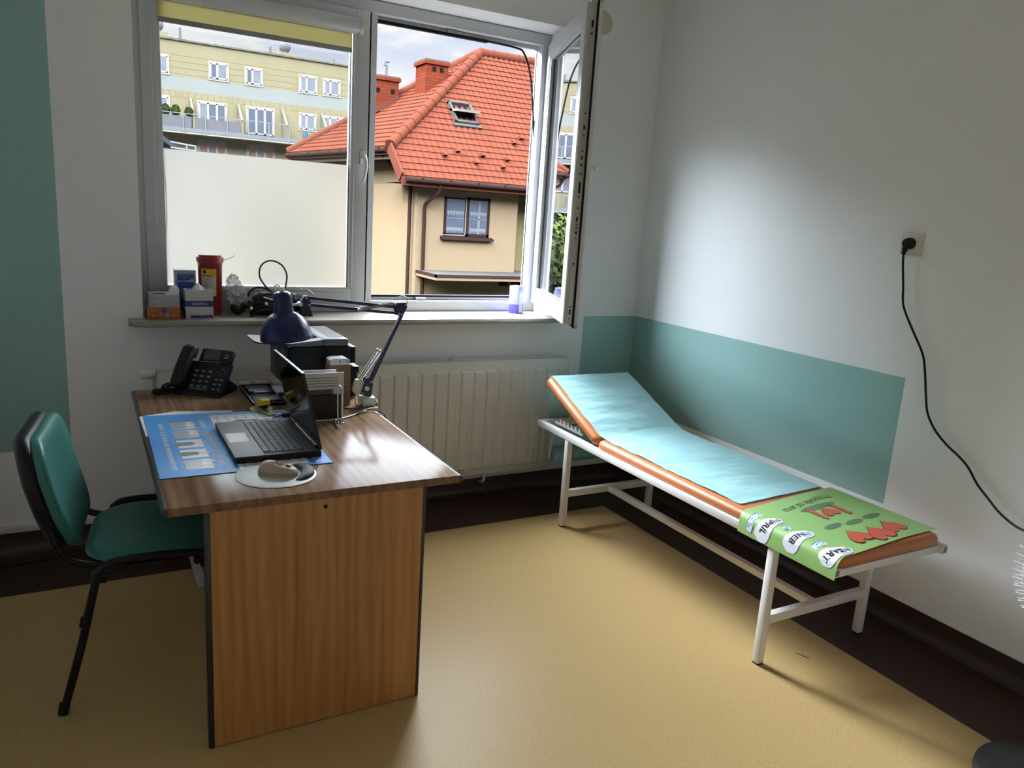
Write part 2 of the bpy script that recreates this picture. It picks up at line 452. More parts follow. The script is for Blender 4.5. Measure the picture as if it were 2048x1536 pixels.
for x in (-1.20, -2.1):
    b = B(RW); b.box(x-.02,x+.02,-.05,-.001,.775,.797,.003); build(b, 'wall_bracket', rad)
b = B(WHITEP); b.lathe([(.020,0),(.024,.01),(.024,.05),(.018,.058),(0,.058)], (-2.658,-.065,.783), (-1,0,0), 18); build(b, 'valve_knob', rad)
b = B(RW); b.cyl((-2.672,-.065,.77),(-2.672,-.065,.0),.009,12); build(b, 'pipe', rad)
b = B(RW); b.tube([(-1.0,-.06,.16),(-1.0,-.06,.10),(-1.0,-.02,.08)], .009, 10, 4); build(b, 'pipe', rad)

# ------------------------------------------------------------------ socket and cord on the right wall
so = tag(empty('wall_socket', (0,-1.722,1.548)), 'cream square wall socket with a black plug in it', 'socket')
b = B(CREAMP); b.box(-.011,0,-1.768,-1.677,1.503,1.594,.004); build(b, 'socket_frame', so)
b = B(M('cream_insert', (0.70,0.66,0.57), 0.35)); b.box(-.013,-.010,-1.750,-1.696,1.522,1.576,.001); build(b, 'socket_insert', so)
co = tag(empty('power_cord', (-.02,-1.73,1.55)), 'black power cord and plug running down the right wall from the socket', 'power cord')
b = B(BLACKP); b.lathe([(.023,0),(.023,.014),(.019,.030),(.012,.036),(0,.036)], (-.013,-1.722,1.550), (-1,0,0), 22)
b.tube([(-.032,-1.721,1.548),(-.036,-1.718,1.530),(-.034,-1.712,1.508)], [.014,.012,.009], 10, 4); build(b, 'plug', co)
b = B(BLACKP); b.tube([(-.034,-1.712,1.512),(-.032,-1.718,1.46),(-.030,-1.733,1.38),(-.030,-1.749,1.303),(-.028,-1.80,1.22),(-.028,-1.862,1.13),(-.028,-1.886,1.06),(-.028,-1.907,.97),(-.028,-1.926,.905),(-.030,-1.966,.85),(-.032,-2.022,.806),(-.035,-2.08,.775),(-.038,-2.125,.745),(-.042,-2.172,.694),(-.055,-2.225,.66),(-.09,-2.29,.635),(-.16,-2.38,.632),(-.26,-2.47,.66),(-.33,-2.52,.69)], .0045, 8, 6); build(b, 'cable', co)
# ------------------------------------------------------------------ desk
def wood(name, dark, mid, light, axis, rough, coat, s=1.0):
    m, t, b = newmat(name); o = t.obj()
    sc = [26*s, 26*s, 26*s]; sc[axis] = 1.1*s
    sc2 = [110*s,110*s,110*s]; sc2[axis] = 4*s
    n1 = t.noise(t.scale(o, tuple(sc)), 1.0, 5, .6); n2 = t.noise(t.scale(o, tuple(sc2)), 1.0, 3)
    sc3 = [5*s,5*s,5*s]; sc3[axis] = .55*s
    wv = t.new('ShaderNodeTexWave'); wv.bands_direction = 'X' if axis != 0 else 'Y'
    t.l.new(t.scale(o, tuple(sc3)), wv.inputs[0]); wv.inputs['Scale'].default_value = 1.7; wv.inputs['Distortion'].default_value = 9; wv.inputs['Detail'].default_value = 3
    k = t.math('ADD', t.math('MULTIPLY', n1, .62), t.math('ADD', t.math('MULTIPLY', wv.outputs['Fac'], .12), t.math('MULTIPLY', n2, .26)))
    col = t.ramp(k, [(0.28, dark+(1,)), (0.5, mid+(1,)), (0.74, light+(1,))])
    t.put(b.inputs['Base Color'], col); b.inputs['Roughness'].default_value = rough
    if coat: b.inputs['Coat Weight'].default_value = coat; b.inputs['Coat Roughness'].default_value = .07
    t.put(b.inputs['Normal'], t.bump(n2, .02, .001))
    if rough < .3:                                              # satin laminate: thin weak gloss over the print
        b.inputs['Specular IOR Level'].default_value = 0; b.inputs['Roughness'].default_value = .6
        gl = t.new('ShaderNodeBsdfGlossy'); gl.inputs['Roughness'].default_value = rough; fr = t.new('ShaderNodeFresnel'); fr.inputs[0].default_value = 1.45
        mx = t.new('ShaderNodeMixShader'); t.put(mx.inputs[0], t.math('MULTIPLY', fr.outputs[0], .19))
        t.l.new(b.outputs[0], mx.inputs[1]); t.l.new(gl.outputs[0], mx.inputs[2]); t.l.new(mx.outputs[0], t.n['Material Output'].inputs[0])
    return m
WTOP = wood('walnut_laminate_top', (.115,.062,.034), (.20,.118,.068), (.29,.185,.115), 1, .15, 0)
WPAN = wood('walnut_laminate_panel', (.25,.105,.030), (.38,.172,.052), (.49,.24,.08), 2, .42, 0)
EDGE = M('black_edging', (.016,.016,.018), .35, var=.1)
desk = tag(empty('desk', (-2.33,-.93,0)), 'walnut laminate office desk with black rounded edging, loaded with laptop and printer', 'desk')
X0, X1, YN_, YF_ = -2.748, -1.907, -1.6186, -.235
b = B(WTOP); b.box(X0,X1,YN_,YF_,.725,.75,.0015); build(b, 'tabletop', desk)
def halfround(b, x, sgn):
    pts = [(x, .725)] + [(x + sgn*.0145*cos(a)**.8 if cos(a) > 0 else x, .7375 + .0125*sin(a)) for a in [(-pi/2 + pi*i/8) for i in range(1,8)]] + [(x, .75)]
    b.prism([(px, YN_, z) for px, z in pts], (0, YF_-YN_, 0))
b = B(EDGE); halfround(b, X0, -1); build(b, 'edging', desk)
b = B(EDGE); halfround(b, X1, 1); build(b, 'edging', desk)
for y0, y1 in ((-1.6165,-1.5945), (-.29,-.268)):
    b = B(WPAN); b.box(-2.643,-2.026,y0,y1,0.004,.725)
    if y0 < -1:
        pass
    p = build(b, 'side_panel', desk, smooth=0)
    if y0 < -1:
        b = B(INK); b.cyl((-2.329,y0-.0005,.701),(-2.329,y0+.004,.701),.006,14); build(b, 'screw_hole', p)
    for xa, xb in ((-2.659,-2.643),(-2.026,-2.014)):
        b = B(EDGE); b.box(xa,xb,y0-.001,y1+.001,0,.725,.004); build(b, 'edging', p)
b = B(WPAN); b.box(-2.12,-2.102,-1.5945,-.29,.36,.725); build(b, 'modesty_panel', desk, smooth=0)

b = B(M('grey_white_trunking', (.5,.5,.48), .5)); b.box(-2.566,-2.532,-.60,-.297,0,.014,.002)
tag(build(b, 'cable_trunking', at=(-2.55,-.45,0)), 'narrow white cable trunking on the floor under the desk', 'cable trunking')
b = B(BLACKP); b.tube([(-3.9,-.10,.004),(-3.5,-.135,.004),(-3.27,-.14,.004),(-3.1,-.118,.004),(-2.95,-.10,.004),(-2.75,-.13,.004),(-2.60,-.17,.004)], .004, 6, 6)
tag(build(b, 'floor_cable', at=(-3.2,-.12,0)), 'thin black cable lying on the brown floor border behind the chair', 'cable')

# ------------------------------------------------------------------ chair
CH = empty('visitor_chair', (-2.736,-1.044,0), radians(-6.2))
tag(CH, 'teal vinyl visitor chair with black tubular frame pushed under the desk', 'chair')
VIN = M('teal_vinyl', (.034,.155,.135), .42, spec=.3, var=.08, vs=30, bump=.06, bs=500)
TUBEB = M('black_enamel_tube', (.009,.009,.010), .4, spec=.2, var=.1)
def rrect(hx, hy, r, n=6):
    pts = []
    for cx, cy, a0 in ((hx-r,hy-r,0),(-hx+r,hy-r,pi/2),(-hx+r,-hy+r,pi),(hx-r,-hy+r,1.5*pi)):
        for i in range(n+1):
            a = a0 + pi/2*i/n; pts.append((cx + r*cos(a), cy + r*sin(a)))
    return pts
b = B(VIN)
out = rrect(.215,.235,.13,8)
lv = [(.93,.452),(1.0,.458),(1.0,.472),(.965,.482),(.88,.489),(.6,.490),(.25,.486),(.0001,.485)]
rings = [[b.v((.015+x*k, y*k*(1 if x > 0 else .97), z - (.006*(x*k/.2)**2 if z > .47 else 0))) for x, y in out] for k, z in lv]
for p, q in zip(rings, rings[1:]):
    for i in range(len(p)): b.f([p[i], p[(i+1)%len(p)], q[(i+1)%len(p)], q[i]])
b.f(rings[0][::-1]); build(b, 'seat', CH, local=True, smooth=60)
def backpt(u, v, off):
    """u across -1..1, v up 0..1"""
    s = v
    hw = .232 * (1 - .10*(1-v)) * (1.0)
    y = u*hw; z = .490 + .345*v
    x = -.247 - .082*v - .018*sin(pi*v) + .028*(u*u) + off
    return (x, y, z)
def backshape(b, off0, off1, k):
    base = rrect(1.0, .5, .38, 8)
    lv = [(k*.97, off0), (k, (off0*.7+off1*.3)), (k, off1*.7+off0*.3), (k*.95, off1), (k*.7, off1), (.35*k, off1), (.0001, off1)]
    rings = []
    for kk, of in lv:
        rings.append([b.v(backpt(x*kk, .5+y*kk, of)) for x, y in base])
    for p, q in zip(rings, rings[1:]):
        for i in range(len(p)): b.f([p[i], p[(i+1)%len(p)], q[(i+1)%len(p)], q[i]])
    b.f(rings[0][::-1])
b = B(VIN); backshape(b, -.008, .030, 1.0); build(b, 'backrest', CH, local=True, smooth=60)
b = B(BLACKP); backshape(b, -.004, -.045, 1.03); build(b, 'back_shell', CH, local=True, smooth=60)
for s in (-1, 1):
    b = B(TUBEB); y = s*.262
    b.tube([(-.262,y,0.01),(-.205,y,.22),(-.158,y,.425),(-.145,y,.456),(-.11,y*.985,.474),(-.03,y*.97,.480),(.08,y*.965,.479),(.16,y*.97,.471),(.20,y*.97,.45),(.215,y*.98,.41),(.245,y,.22),(.275,y,.01)], .0125, 10, 5)
    fr = build(b, 'leg_frame', CH, local=True)
    for xa, xb in ((-.265,-.259),(.276,.272)):
        b = B(BLACKP); b.cyl((xa,y,0),(xb,y,.032),.0155,12); build(b, 'foot_cap', fr, local=True)
    b = B(TUBEB); y = s*.205
    b.tube([(.02,y,.437),(-.10,y,.437),(-.17,y,.447),(-.232,y,.470),(-.262,y,.52),(-.284,y,.60),(-.308,y*.97,.72)], .0115, 10, 5)
    build(b, 'back_tube', CH, local=True)
b = B(TUBEB); b.cyl((-.07,-.25,.445),(-.07,.25,.445),.010,10); b.cyl((.12,-.25,.445),(.12,.25,.445),.010,10)
b.box(-.17,-.13,-.262,-.235,.41,.447,.004); build(b, 'cross_tube', CH, local=True)

# ------------------------------------------------------------------ desk mat, papers
b = B(WPAPER); b.poly([(-2.757,-.665,.7506),(-2.635,-.618,.7506),(-2.435,-.652,.7508),(-2.425,-.72,.7506),(-2.752,-.93,.7506)])
b2 = [(-2.757,-.665),(-2.635,-.618),(-2.435,-.652),(-2.425,-.72),(-2.752,-.93)]
b = B(WPAPER); b.prism([(x,y,.7502) for x,y in b2], (0,0,.0006))
tag(build(b, 'paper_sheet', at=(-2.6,-.7,.75)), 'white sheet sticking out from under the blue desk mat by the phone', 'paper')
def mat_blue():
    m, t, b = newmat('blue_mat_print'); o = t.obj(); n = t.noise(o, 7, 4); n2 = t.noise(t.scale(o,(2,14,1)), 3, 4, .7)
    c = t.mix(n, (.035,.20,.52,1), (.06,.30,.66,1))
    t.put(b.inputs['Base Color'], t.mix(t.ramp(n2, [(.58,(0,0,0,1)),(.75,(.45,.45,.45,1))]), c, (.25,.52,.78,1)))
    b.inputs['Roughness'].default_value = .45; b.inputs['Specular IOR Level'].default_value = .15; return m
dm = tag(empty('desk_mat', (-2.495,-1.04,.7508)), 'blue printed desk mat with small people pictures under the laptop', 'desk mat')
b = B(mat_blue()); b.prism([(-2.7465,-1.383,.7510),(-2.243,-1.385,.7510),(-2.239,-.70,.7510),(-2.744,-.668,.7510)], (0,0,.002)); build(b, 'mat_sheet', dm, smooth=0)
ZM = .7533
b = B(M('calendar_print', (.70,.72,.76), .4))
b.poly([(-2.523,-1.363,ZM),(-2.312,-1.366,ZM),(-2.308,-.735,ZM),(-2.525,-.72,ZM)])
b.use(GREYINK)
for i in range(6):
    x = -2.51 + i*.034
    for j in range(22): b.poly([(x,-1.35+j*.028,ZM+.0002),(x+.012,-1.35+j*.028,ZM+.0002),(x+.012,-1.342+j*.028,ZM+.0002),(x,-1.342+j*.028,ZM+.0002)])
build(b, 'calendar_area', dm, smooth=0)
b = B(M('dark_blue_print', (.018,.085,.33), .35)); b.poly([(-2.306,-1.37,ZM),(-2.262,-1.372,ZM),(-2.258,-.71,ZM),(-2.302,-.72,ZM)])
b.use(WINK); b.text('SDA', .034, flat((-2.283,-1.335,ZM+.0003), (0,-1,0), (1,0,0)))
b.text('SDA', .034, flat((-2.283,-.77,ZM+.0003), (0,-1,0), (1,0,0)))
build(b, 'blue_strip', dm, smooth=0)
# five cut-out figures and two lines of small lettering
SKIN = M('printed_skin', (.55,.36,.28), .4); SUIT = M('printed_grey_suit', (.20,.21,.25), .4); HAIR = M('printed_brown_hair', (.10,.06,.045), .4)
LBG = M('printed_pale_panel', (.62,.66,.72), .4)
b = B(LBG)
def disc(b, cx, cy, rx, ry, z, n=14): b.poly([(cx+rx*cos(2*pi*k/n), cy+ry*sin(2*pi*k/n), z) for k in range(n)])
for i, yc in enumerate((-.835,-.945,-1.06,-1.17,-1.28)):
    x0, w = -2.668, .045
    b.use(LBG); b.poly([(x0,yc-w,ZM),(x0+.078,yc-w,ZM),(x0+.078,yc+w,ZM),(x0,yc+w,ZM)])
    for dy, su in (((-.018,SUIT),(.022,SUIT)) if i in (0,1,4) else ((0, WPAPER if i == 2 else LBG),)):
        b.use(SUIT if su is SUIT else GREYINK); b.poly([(x0,yc+dy-.022,ZM+.0002),(x0+.045,yc+dy-.018,ZM+.0002),(x0+.054,yc+dy-.006,ZM+.0002),(x0+.054,yc+dy+.006,ZM+.0002),(x0+.045,yc+dy+.018,ZM+.0002),(x0,yc+dy+.022,ZM+.0002)])
        b.use(HAIR); disc(b, x0+.075, yc+dy, .014, .0105, ZM+.0003)
        b.use(SKIN); disc(b, x0+.068, yc+dy, .013, .0085, ZM+.0005)
build(b, 'printed_figures', dm, smooth=0, weld=False)
rr = random.Random(3)
for x, y0, y1 in ((-2.562,-.775,-1.30), (-2.70,-.79,-1.32)):
    b = B(WINK); y = y0
    while y > y1:
        w = rr.uniform(.006,.011)
        if rr.random() > .12:
            b.poly([(x-.007,y,ZM),(x+.007,y,ZM),(x+.007,y-.0025,ZM),(x-.007,y-.0025,ZM)]); b.poly([(x+.004,y-.0025,ZM),(x+.007,y-.0025,ZM),(x+.007,y-w*.8,ZM),(x+.004,y-w*.8,ZM)])
            b.poly([(x-.007,y-w*.8,ZM),(x+.003,y-w*.8,ZM),(x+.003,y-w*.8+.002,ZM),(x-.007,y-w*.8+.002,ZM)])
        y -= w*1.25
    build(b, 'small_lettering', dm, smooth=0, weld=False)

# ------------------------------------------------------------------ laptop
LT = tag(empty('laptop', (-2.395,-1.11,.7535)), 'open charcoal laptop lying on the blue desk mat', 'laptop')
LAPG = M('laptop_grey', (.062,.063,.072), .5, spec=.25, var=.05); LAPB = M('laptop_black', (.008,.008,.010), .35, spec=.3, var=.1)
lx0, lx1, ly0, ly1 = -2.529, -2.262, -1.318, -.902
b = B(LAPB); b.prism([(lx0+.004,ly0,.7560),(lx0,ly0,.766),(lx0,ly0,.7715),(lx1,ly0,.7725),(lx1,ly0,.7545)], (0,ly1-ly0,0)); build(b, 'base', LT)
b = B(LAPG); b.box(lx0,lx1,ly0,ly1,.7715,.7755,.001); deck = build(b, 'palm_rest_deck', LT)
b = B(M('touchpad', (.16,.16,.175), .25)); b.box(lx0+.012,lx0+.072,-1.155,-1.055,.7755,.7757); build(b, 'touchpad', deck)
b = B(BLACKP); b.box(lx0+.0085,lx0+.0735,-1.159,-1.051,.77545,.7756); build(b, 'touchpad_trim', deck)
KEYM = M('key_grey', (.050,.052,.058), .5, spec=.3)
b = B(INK); b.box(lx0+.0895,lx0+.216,ly0+.012,ly1-.018,.7755,.7757); build(b, 'keyboard_well', deck, smooth=0)
for r in range(6):
    x = lx0 + .092 + r*.0205
    widths = [1]*18; y = ly1 - .022
    if r == 0: widths = [1.4,1,1,1.2,5.6,1.2,1,1,1.1,1,1,1]
    for k, w in enumerate(widths):
        wy = w*.0203
        if y - wy < ly0 + .014: break
        b = B(KEYM); b.box(x+.0012,x+.0180,y-wy+.0022,y-.0008,.7756,.7768,.0006,1); build(b, 'key', deck)
        y -= wy
b = B(LAPB); b.cyl((lx1-.006,ly0+.03,.778),(lx1-.006,ly0+.10,.778),.007,12); b.cyl((lx1-.006,ly1-.10,.778),(lx1-.006,ly1-.03,.778),.007,12)
b.use(M('hinge_bronze', (.30,.22,.14), .3, .8)); b.cyl((lx1-.007,ly0+.10,.7785),(lx1-.007,ly1-.10,.7785),.0045,10); build(b, 'hinge', LT)
tilt = Vector((-.058,0,.25)); tl_ = tilt.normalized(); nr = Vector((tl_.z,0,-tl_.x))     # nr points away from the sitter
b = B(LAPB); o = Vector((lx1-.004,ly0,.777))
b.prism([o, o+tl_*.262, o+tl_*.262+nr*.007, o+nr*.007], (0,ly1-ly0,0)); lid = build(b, 'lid', LT)
b = B(M('dark_screen', (.012,.013,.016), .08, var=.1)); o2 = o - nr*.0006
b.prism([o2+tl_*.028+Vector((0,.011,0)), o2+tl_*.252+Vector((0,.011,0)), o2+tl_*.252+Vector((0,.0115,0)), o2+tl_*.028+Vector((0,.0115,0))], (0,ly1-ly0-.023,0))
build(b, 'screen', lid)
b = B(BLACKP); b.poly([o2+tl_*.03+Vector((0,.012,0))-nr*.0004]*1 + [o2+tl_*.25+Vector((0,.012,0))-nr*.0004, o2+tl_*.25+Vector((0,.0125,0))-nr*.0004]) if False else None
b.bm.free()

# cables at the far side of the laptop
b = B(M('dark_blue_cable', (.012,.015,.05), .4)); b.tube([(-2.455,-.898,.763),(-2.452,-.862,.760),(-2.43,-.835,.758),(-2.39,-.838,.758),(-2.34,-.86,.757),(-2.318,-.865,.757),(-2.318,-.838,.757),(-2.300,-.818,.759),(-2.275,-.812,.762)], .0028, 8, 6)
b.box(-2.275,-2.225,-.822,-.804,.7536,.772,.004)
tag(build(b, 'usb_cable', at=(-2.36,-.85,.7535)), 'dark blue cable with a black plug curling beside the laptop', 'cable')
b = B(WHITEP); b.tube([(-2.470,-.898,.764),(-2.468,-.87,.764),(-2.44,-.85,.765),(-2.40,-.862,.764),(-2.36,-.885,.760),(-2.30,-.885,.757),(-2.24,-.87,.757)], .0024, 8, 6)
b.box(-2.478,-2.462,-.912,-.888,.759,.768,.002)
tag(build(b, 'usb_cable', at=(-2.43,-.88,.7535)), 'thin white cable plugged into the far side of the laptop', 'cable')

# ------------------------------------------------------------------ mouse and mouse pad
mp = tag(empty('mouse_pad', (-2.432,-1.442,.75)), 'pale round mouse pad with a grey wrist cushion near the desk edge', 'mouse pad')
b = B(M('pale_mouse_pad', (.50,.51,.47), .55, var=.12, vs=20)); b.lathe([(.117,0),(.118,.002),(.115,.004),(0,.004)], (-2.432,-1.442,.7502), (0,0,1), 48); build(b, 'pad', mp)
b = B(M('grey_gel_rest', (.060,.062,.062), .65, spec=.15, var=.1))
def rest(u, v):
    a = -1.02 + 1.75*u; ca = -.15
    r0 = .062 + .01*cos(a); r1 = .112
    wdt = sin(pi*min(max(u,.02),.98))**.4
    mid = (r0+r1)/2; hw = (r1-r0)/2*wdt
    r = mid + hw*cos(pi*v)
    return Vector((-2.432 + r*cos(a), -1.442 + r*sin(a), .754 + .017*wdt*sin(pi*v)**.7))
b.grid(rest, 22, 10); build(b, 'wrist_rest', mp)
b = B(M('mouse_beige', (.42,.32,.26), .5, spec=.25, var=.03)); fwd = Vector((.86,-.51,0)).normalized(); sd = Vector((.51,.86,0)).normalized(); c0 = Vector((-2.428,-1.452,.7545))
def mouse(u, v):
    a = 2*pi*u
    t = cos(a); s_ = sin(a); sg = lambda q, e: math.copysign(abs(q)**e, q)
    ex, ey = .059*sg(t,.75), .031*sg(s_,.75)
    ph = v*pi/2
    k = cos(ph)**.45 if v < 1 else 0
    z = .036*sin(ph)**.8*(1 - .25*(ex/.06)*.8)
    return c0 + fwd*ex*k + sd*ey*k + Vector((0,0,z))
b.grid(mouse, 40, 10, True); ms = tag(build(b, 'computer_mouse', at=c0), 'beige computer mouse on the round mouse pad', 'mouse')
b = B(M('mouse_wheel', (.16,.10,.08), .4)); w = c0 + fwd*.030 + Vector((0,0,.0275)); b.cyl(w - sd*.004, w + sd*.004, .007, 16); build(b, 'scroll_wheel', ms)
b = B(M('mouse_base', (.10,.075,.06), .5)); b.grid(lambda u, v: c0 + fwd*.0595*math.copysign(abs(cos(2*pi*u))**.75,cos(2*pi*u)) + sd*.0315*math.copysign(abs(sin(2*pi*u))**.75,sin(2*pi*u)) + Vector((0,0,.010+.0012*v)), 40, 1, True); build(b, 'seam', ms)

# ------------------------------------------------------------------ note pad disc and stapler
b = B(M('yellow_note', (.62,.52,.10), .7)); b.lathe([(.044,0),(.044,.003),(0,.003)], (-2.322,-.659,.7502), (0,0,1), 32)
tag(build(b, 'note_disc', at=(-2.322,-.659,.75)), 'round yellow note pad under the stapler', 'note pad')
st = tag(empty('stapler', (-2.32,-.70,.7533)), 'small yellow and white stapler standing open by the laptop', 'stapler')
p0, p1 = Vector((-2.334,-.655,.7535)), Vector((-2.306,-.785,.7535)); dd = (p1-p0).normalized()
b = B(M('stapler_yellow_base', (.42,.38,.12), .4)); b.bar(p0+Vector((0,0,.004)), p1+Vector((0,0,.004)), .034, .008, bev=.003); build(b, 'base', st)
b = B(STEEL); b.bar(p0+dd*.05+Vector((0,0,.009)), p1-dd*.012+Vector((0,0,.009)), .022, .003, bev=.001); build(b, 'anvil', st)
sdv = Vector((dd.y,-dd.x,0))
def side(b, pts, w): b.prism([p0 + dd*a + Vector((0,0,z)) - sdv*(w/2) for a, z in pts], sdv*w)
b = B(M('stapler_white', (.55,.54,.50), .45, spec=.3)); side(b, [(.002,.007),(.0,.028),(.010,.036),(.046,.043),(.050,.024),(.022,.016),(.018,.007)], .028); build(b, 'arm', st)
b = B(M('stapler_yellow', (.62,.40,.02), .4, spec=.3)); side(b, [(.028,.027),(.028,.044),(.066,.052),(.078,.047),(.077,.030),(.050,.023)], .033); build(b, 'cap', st)
b = B(BLACKP); side(b, [(.046,.012),(.072,.016),(.072,.030),(.046,.026)], .018); build(b, 'magazine', st)

# ------------------------------------------------------------------ telephone
PH = tag(empty('desk_phone', (-2.478,-.325,.75), radians(-36.5)), 'black desk telephone with coiled cord at the back left of the desk', 'telephone')
PHB = M('phone_black', (.010,.011,.013), .45, spec=.2, var=.15)
tl = radians(50); fy, fz = cos(tl), sin(tl)
def slope(x, s, n): return Vector((x, -.075 + s*fy - n*fz, .018 + s*fz + n*fy))      # s up the face, n out of the face
FM = Matrix((Vector((1,0,0)), Vector((0,fy,fz)), Vector((0,-fz,fy)))).transposed().to_4x4(); FM.translation = Vector((0,-.075,.026))
b = B(PHB); b.m = FM; b.box(-.105,.108,-.012,.135,-.022,0,.006); b.box(-.042,.100,.125,.196,-.022,.006,.008); fc = build(b, 'body', PH, local=True)
b = B(PHB); b.prism([(-.095,-.085,0),(-.095,.075,0),(-.095,.075,.02),(-.095,-.02,.075),(-.095,-.08,.014)], (.19,0,0)); build(b, 'stand', PH, local=True)
b = B(M('lcd_grey', (.032,.040,.042), .2)); b.m = FM; b.box(-.022,.050,.142,.180,.0055,.0068); build(b, 'display', fc, local=True)
b = B(GREYINK); b.m = FM; b.text('Yealink', .014, lambda x, y: Vector((.015+x, .188+y, .0066))); build(b, 'lettering', fc, local=True)
b = B(M('phone_trim', (.20,.20,.21), .3)); b.m = FM; b.box(-.030,.055,.128,.1305,.0055,.0075); b.box(.066,.086,.165,.171,.0055,.0075); b.box(.066,.086,.152,.158,.0055,.0075); build(b, 'trim', fc, local=True)
def key(x, s, w, h, mark=True):
    k = B(DARKP); k.m = FM; k.box(x-w/2,x+w/2,s-h/2,s+h/2,0,.003,.001,1)
    if mark: k.use(M_MARK); k.box(x-w*.26,x+w*.10,s-h*.12,s+h*.24,.003,.0032)
    build(k, 'key', fc, local=True)
M_MARK = M('key_legend', (.30,.31,.32), .5)
for r in range(4):
    for c in range(3): key(-.030+c*.029, .086-r*.0235, .022, .014)
for r in range(3):
    for c in range(2): key(.066+c*.022, .052-r*.022, .017, .012)
for c in range(4): key(-.028+c*.027, .118, .021, .008, False)
for x, s in ((.077,.100),(.077,.076),(.062,.088),(.092,.088)): key(x, s, .011, .010, False)
key(-.001, .004, .085, .012, False)
b = B(PHB); b.m = FM
def hs(u, v):
    a = 2*pi*u; s = -.006 + .196*v
    n = .030 + .016*cos(2*pi*(v-.5))*(-1)
    w = .026 + .003*abs(2*v-1)
    e = 1.0 if .03 < v < .97 else .62
    sg = lambda q: math.copysign(abs(q)**.55, q)
    return Vector((-.078 + w*e*sg(cos(a)), s, .030 + .012*(2*v-1)**2*-1 + .018*e*sg(sin(a)) + .008))
b.grid(hs, 24, 18, True)
b.f([b.v(hs(i/24, 0)) for i in range(24)][::-1]); b.f([b.v(hs(i/24, 1)) for i in range(24)])
b.box(-.102,-.054,.140,.190,.0,.030,.008); b.box(-.102,-.054,-.004,.040,.0,.030,.008)
build(b, 'handset', PH, local=True, smooth=50)
b = B(PHB); pts = []
path = spline([Vector(p) for p in ((-.085,-.085,.018),(-.13,-.085,.016),(-.165,-.05,.015),(-.175,-.005,.015),(-.15,.02,.015),(-.10,.03,.016),(-.06,.04,.02))], 60)
path2 = spline([Vector(p) for p in ((-.085,-.085,.018),(-.115,-.125,.014),(-.145,-.135,.013),(-.16,-.12,.013),(-.15,-.095,.013),(-.125,-.088,.014))], 40)
for P, turns in ((path, 30), (path2, 18)):
    L = len(P); q = []
    for i in range(L*2-1):
        j = i/2; k = int(j); f = j-k; p = P[k].lerp(P[min(k+1,L-1)], f)
        t = (P[min(k+1,L-1)] - P[max(k-1,0)]).normalized(); s_ = t.cross(Vector((0,0,1))).normalized()
        a = 2*pi*turns*j/L; q.append(p + s_*(.0085*cos(a)) + Vector((0,0,.0085*sin(a))))
    b.tube(q, .0026, 5)
build(b, 'coiled_cord', PH, local=True)

# ------------------------------------------------------------------ black tray, keyboard pad and note block
tr = tag(empty('desk_tray', (-2.24,-.44,.75)), 'flat black desk tray full of black oddments beside the printer', 'tray')
b = B(BLACKP); b.box(-2.345,-2.205,-.615,-.275,.7502,.756,.002)
for x0,x1,y0,y1 in ((-2.345,-2.337,-.615,-.275),(-2.213,-2.205,-.615,-.275),(-2.345,-2.205,-.615,-.607),(-2.345,-2.205,-.283,-.275)): b.box(x0,x1,y0,y1,.752,.764,.002)
b.box(-2.345,-2.205,-.45,-.444,.752,.762,.001)
build(b, 'tray_body', tr)
b = B(BLACKP); b.box(-2.33,-2.24,-.44,-.33,.7562,.772,.003); b.box(-2.325,-2.225,-.59,-.50,.7562,.768,.003)
for i in range(5): b.bar((-2.33+i*.017,-.60,.761),(-2.325+i*.017,-.47,.761),.007,.007,bev=.002)
build(b, 'oddments', tr)
b = B(M('dark_green_plastic', (.035,.05,.05), .3)); b.box(-2.315,-2.245,-.475,-.455,.7562,.775,.002); b.use(STEEL); b.tube([(-2.318,-.50,.770),(-2.29,-.515,.773),(-2.262,-.51,.772)], .0015, 6, 4); build(b, 'clip', tr)
b = B(WPAPER); b.box(-2.2275,-2.2085,-.505,-.38,.7645,.7795,.001)
b.bm.free()
nb = tag(empty('note_block', (-2.19,-.44,.7642)), 'block of white note paper on the black tray behind the laptop', 'note block')
b = B(M('note_paper', (.66,.68,.74), .7)); b.box(-2.226,-2.125,-.505,-.385,.7645,.779,.001); build(b, 'paper_block', nb)
b = B(BLUEINK); b.box(-2.224,-2.127,-.5058,-.505,.765,.7745); build(b, 'printed_edge', nb)

# ------------------------------------------------------------------ printer
PR = tag(empty('printer', (-2.07,-.41,.75)), 'black laser printer with grey vented top, under the blue lamp', 'printer')
PBK = M('printer_black', (.007,.007,.009), .42, spec=.2, var=.12); PTOP = M('printer_grey_top', (.10,.105,.12), .4, spec=.4, var=.04)
x0, x1, y0, y1 = -2.200, -1.945, -.587, -.228
b = B(PBK); b.box(x0,x1,y0,y1,.802,.985,.010,3); b.box(x0+.10,x1-.01,y0+.005,y1-.005,.7502,.81); build(b, 'body', PR)
b = B(PTOP); b.box(-2.060,-1.950,y0+.004,y1-.002,.975,1.011,.010,3)
b.prism([(-2.205,y0+.004,.978),(-2.06,y0+.004,.985),(-2.06,y0+.004,1.008),(-2.195,y0+.004,.994)], (0,.055,0)); b.prism([(-2.205,y1-.055,.978),(-2.06,y1-.055,.985),(-2.06,y1-.055,1.008),(-2.195,y1-.055,.994)], (0,.053,0))
top = build(b, 'top_cover', PR)
b = B(M('vent_slots', (.03,.03,.034), .5))
for i in range(17):
    for j in range(7):
        yy = -.26 - i*.0165; xx = -2.025 + j*.0095
        if yy > y0+.04: b.box(xx,xx+.0062,yy-.011,yy,1.0108,1.0116)
build(b, 'vent', top, smooth=0, weld=False)
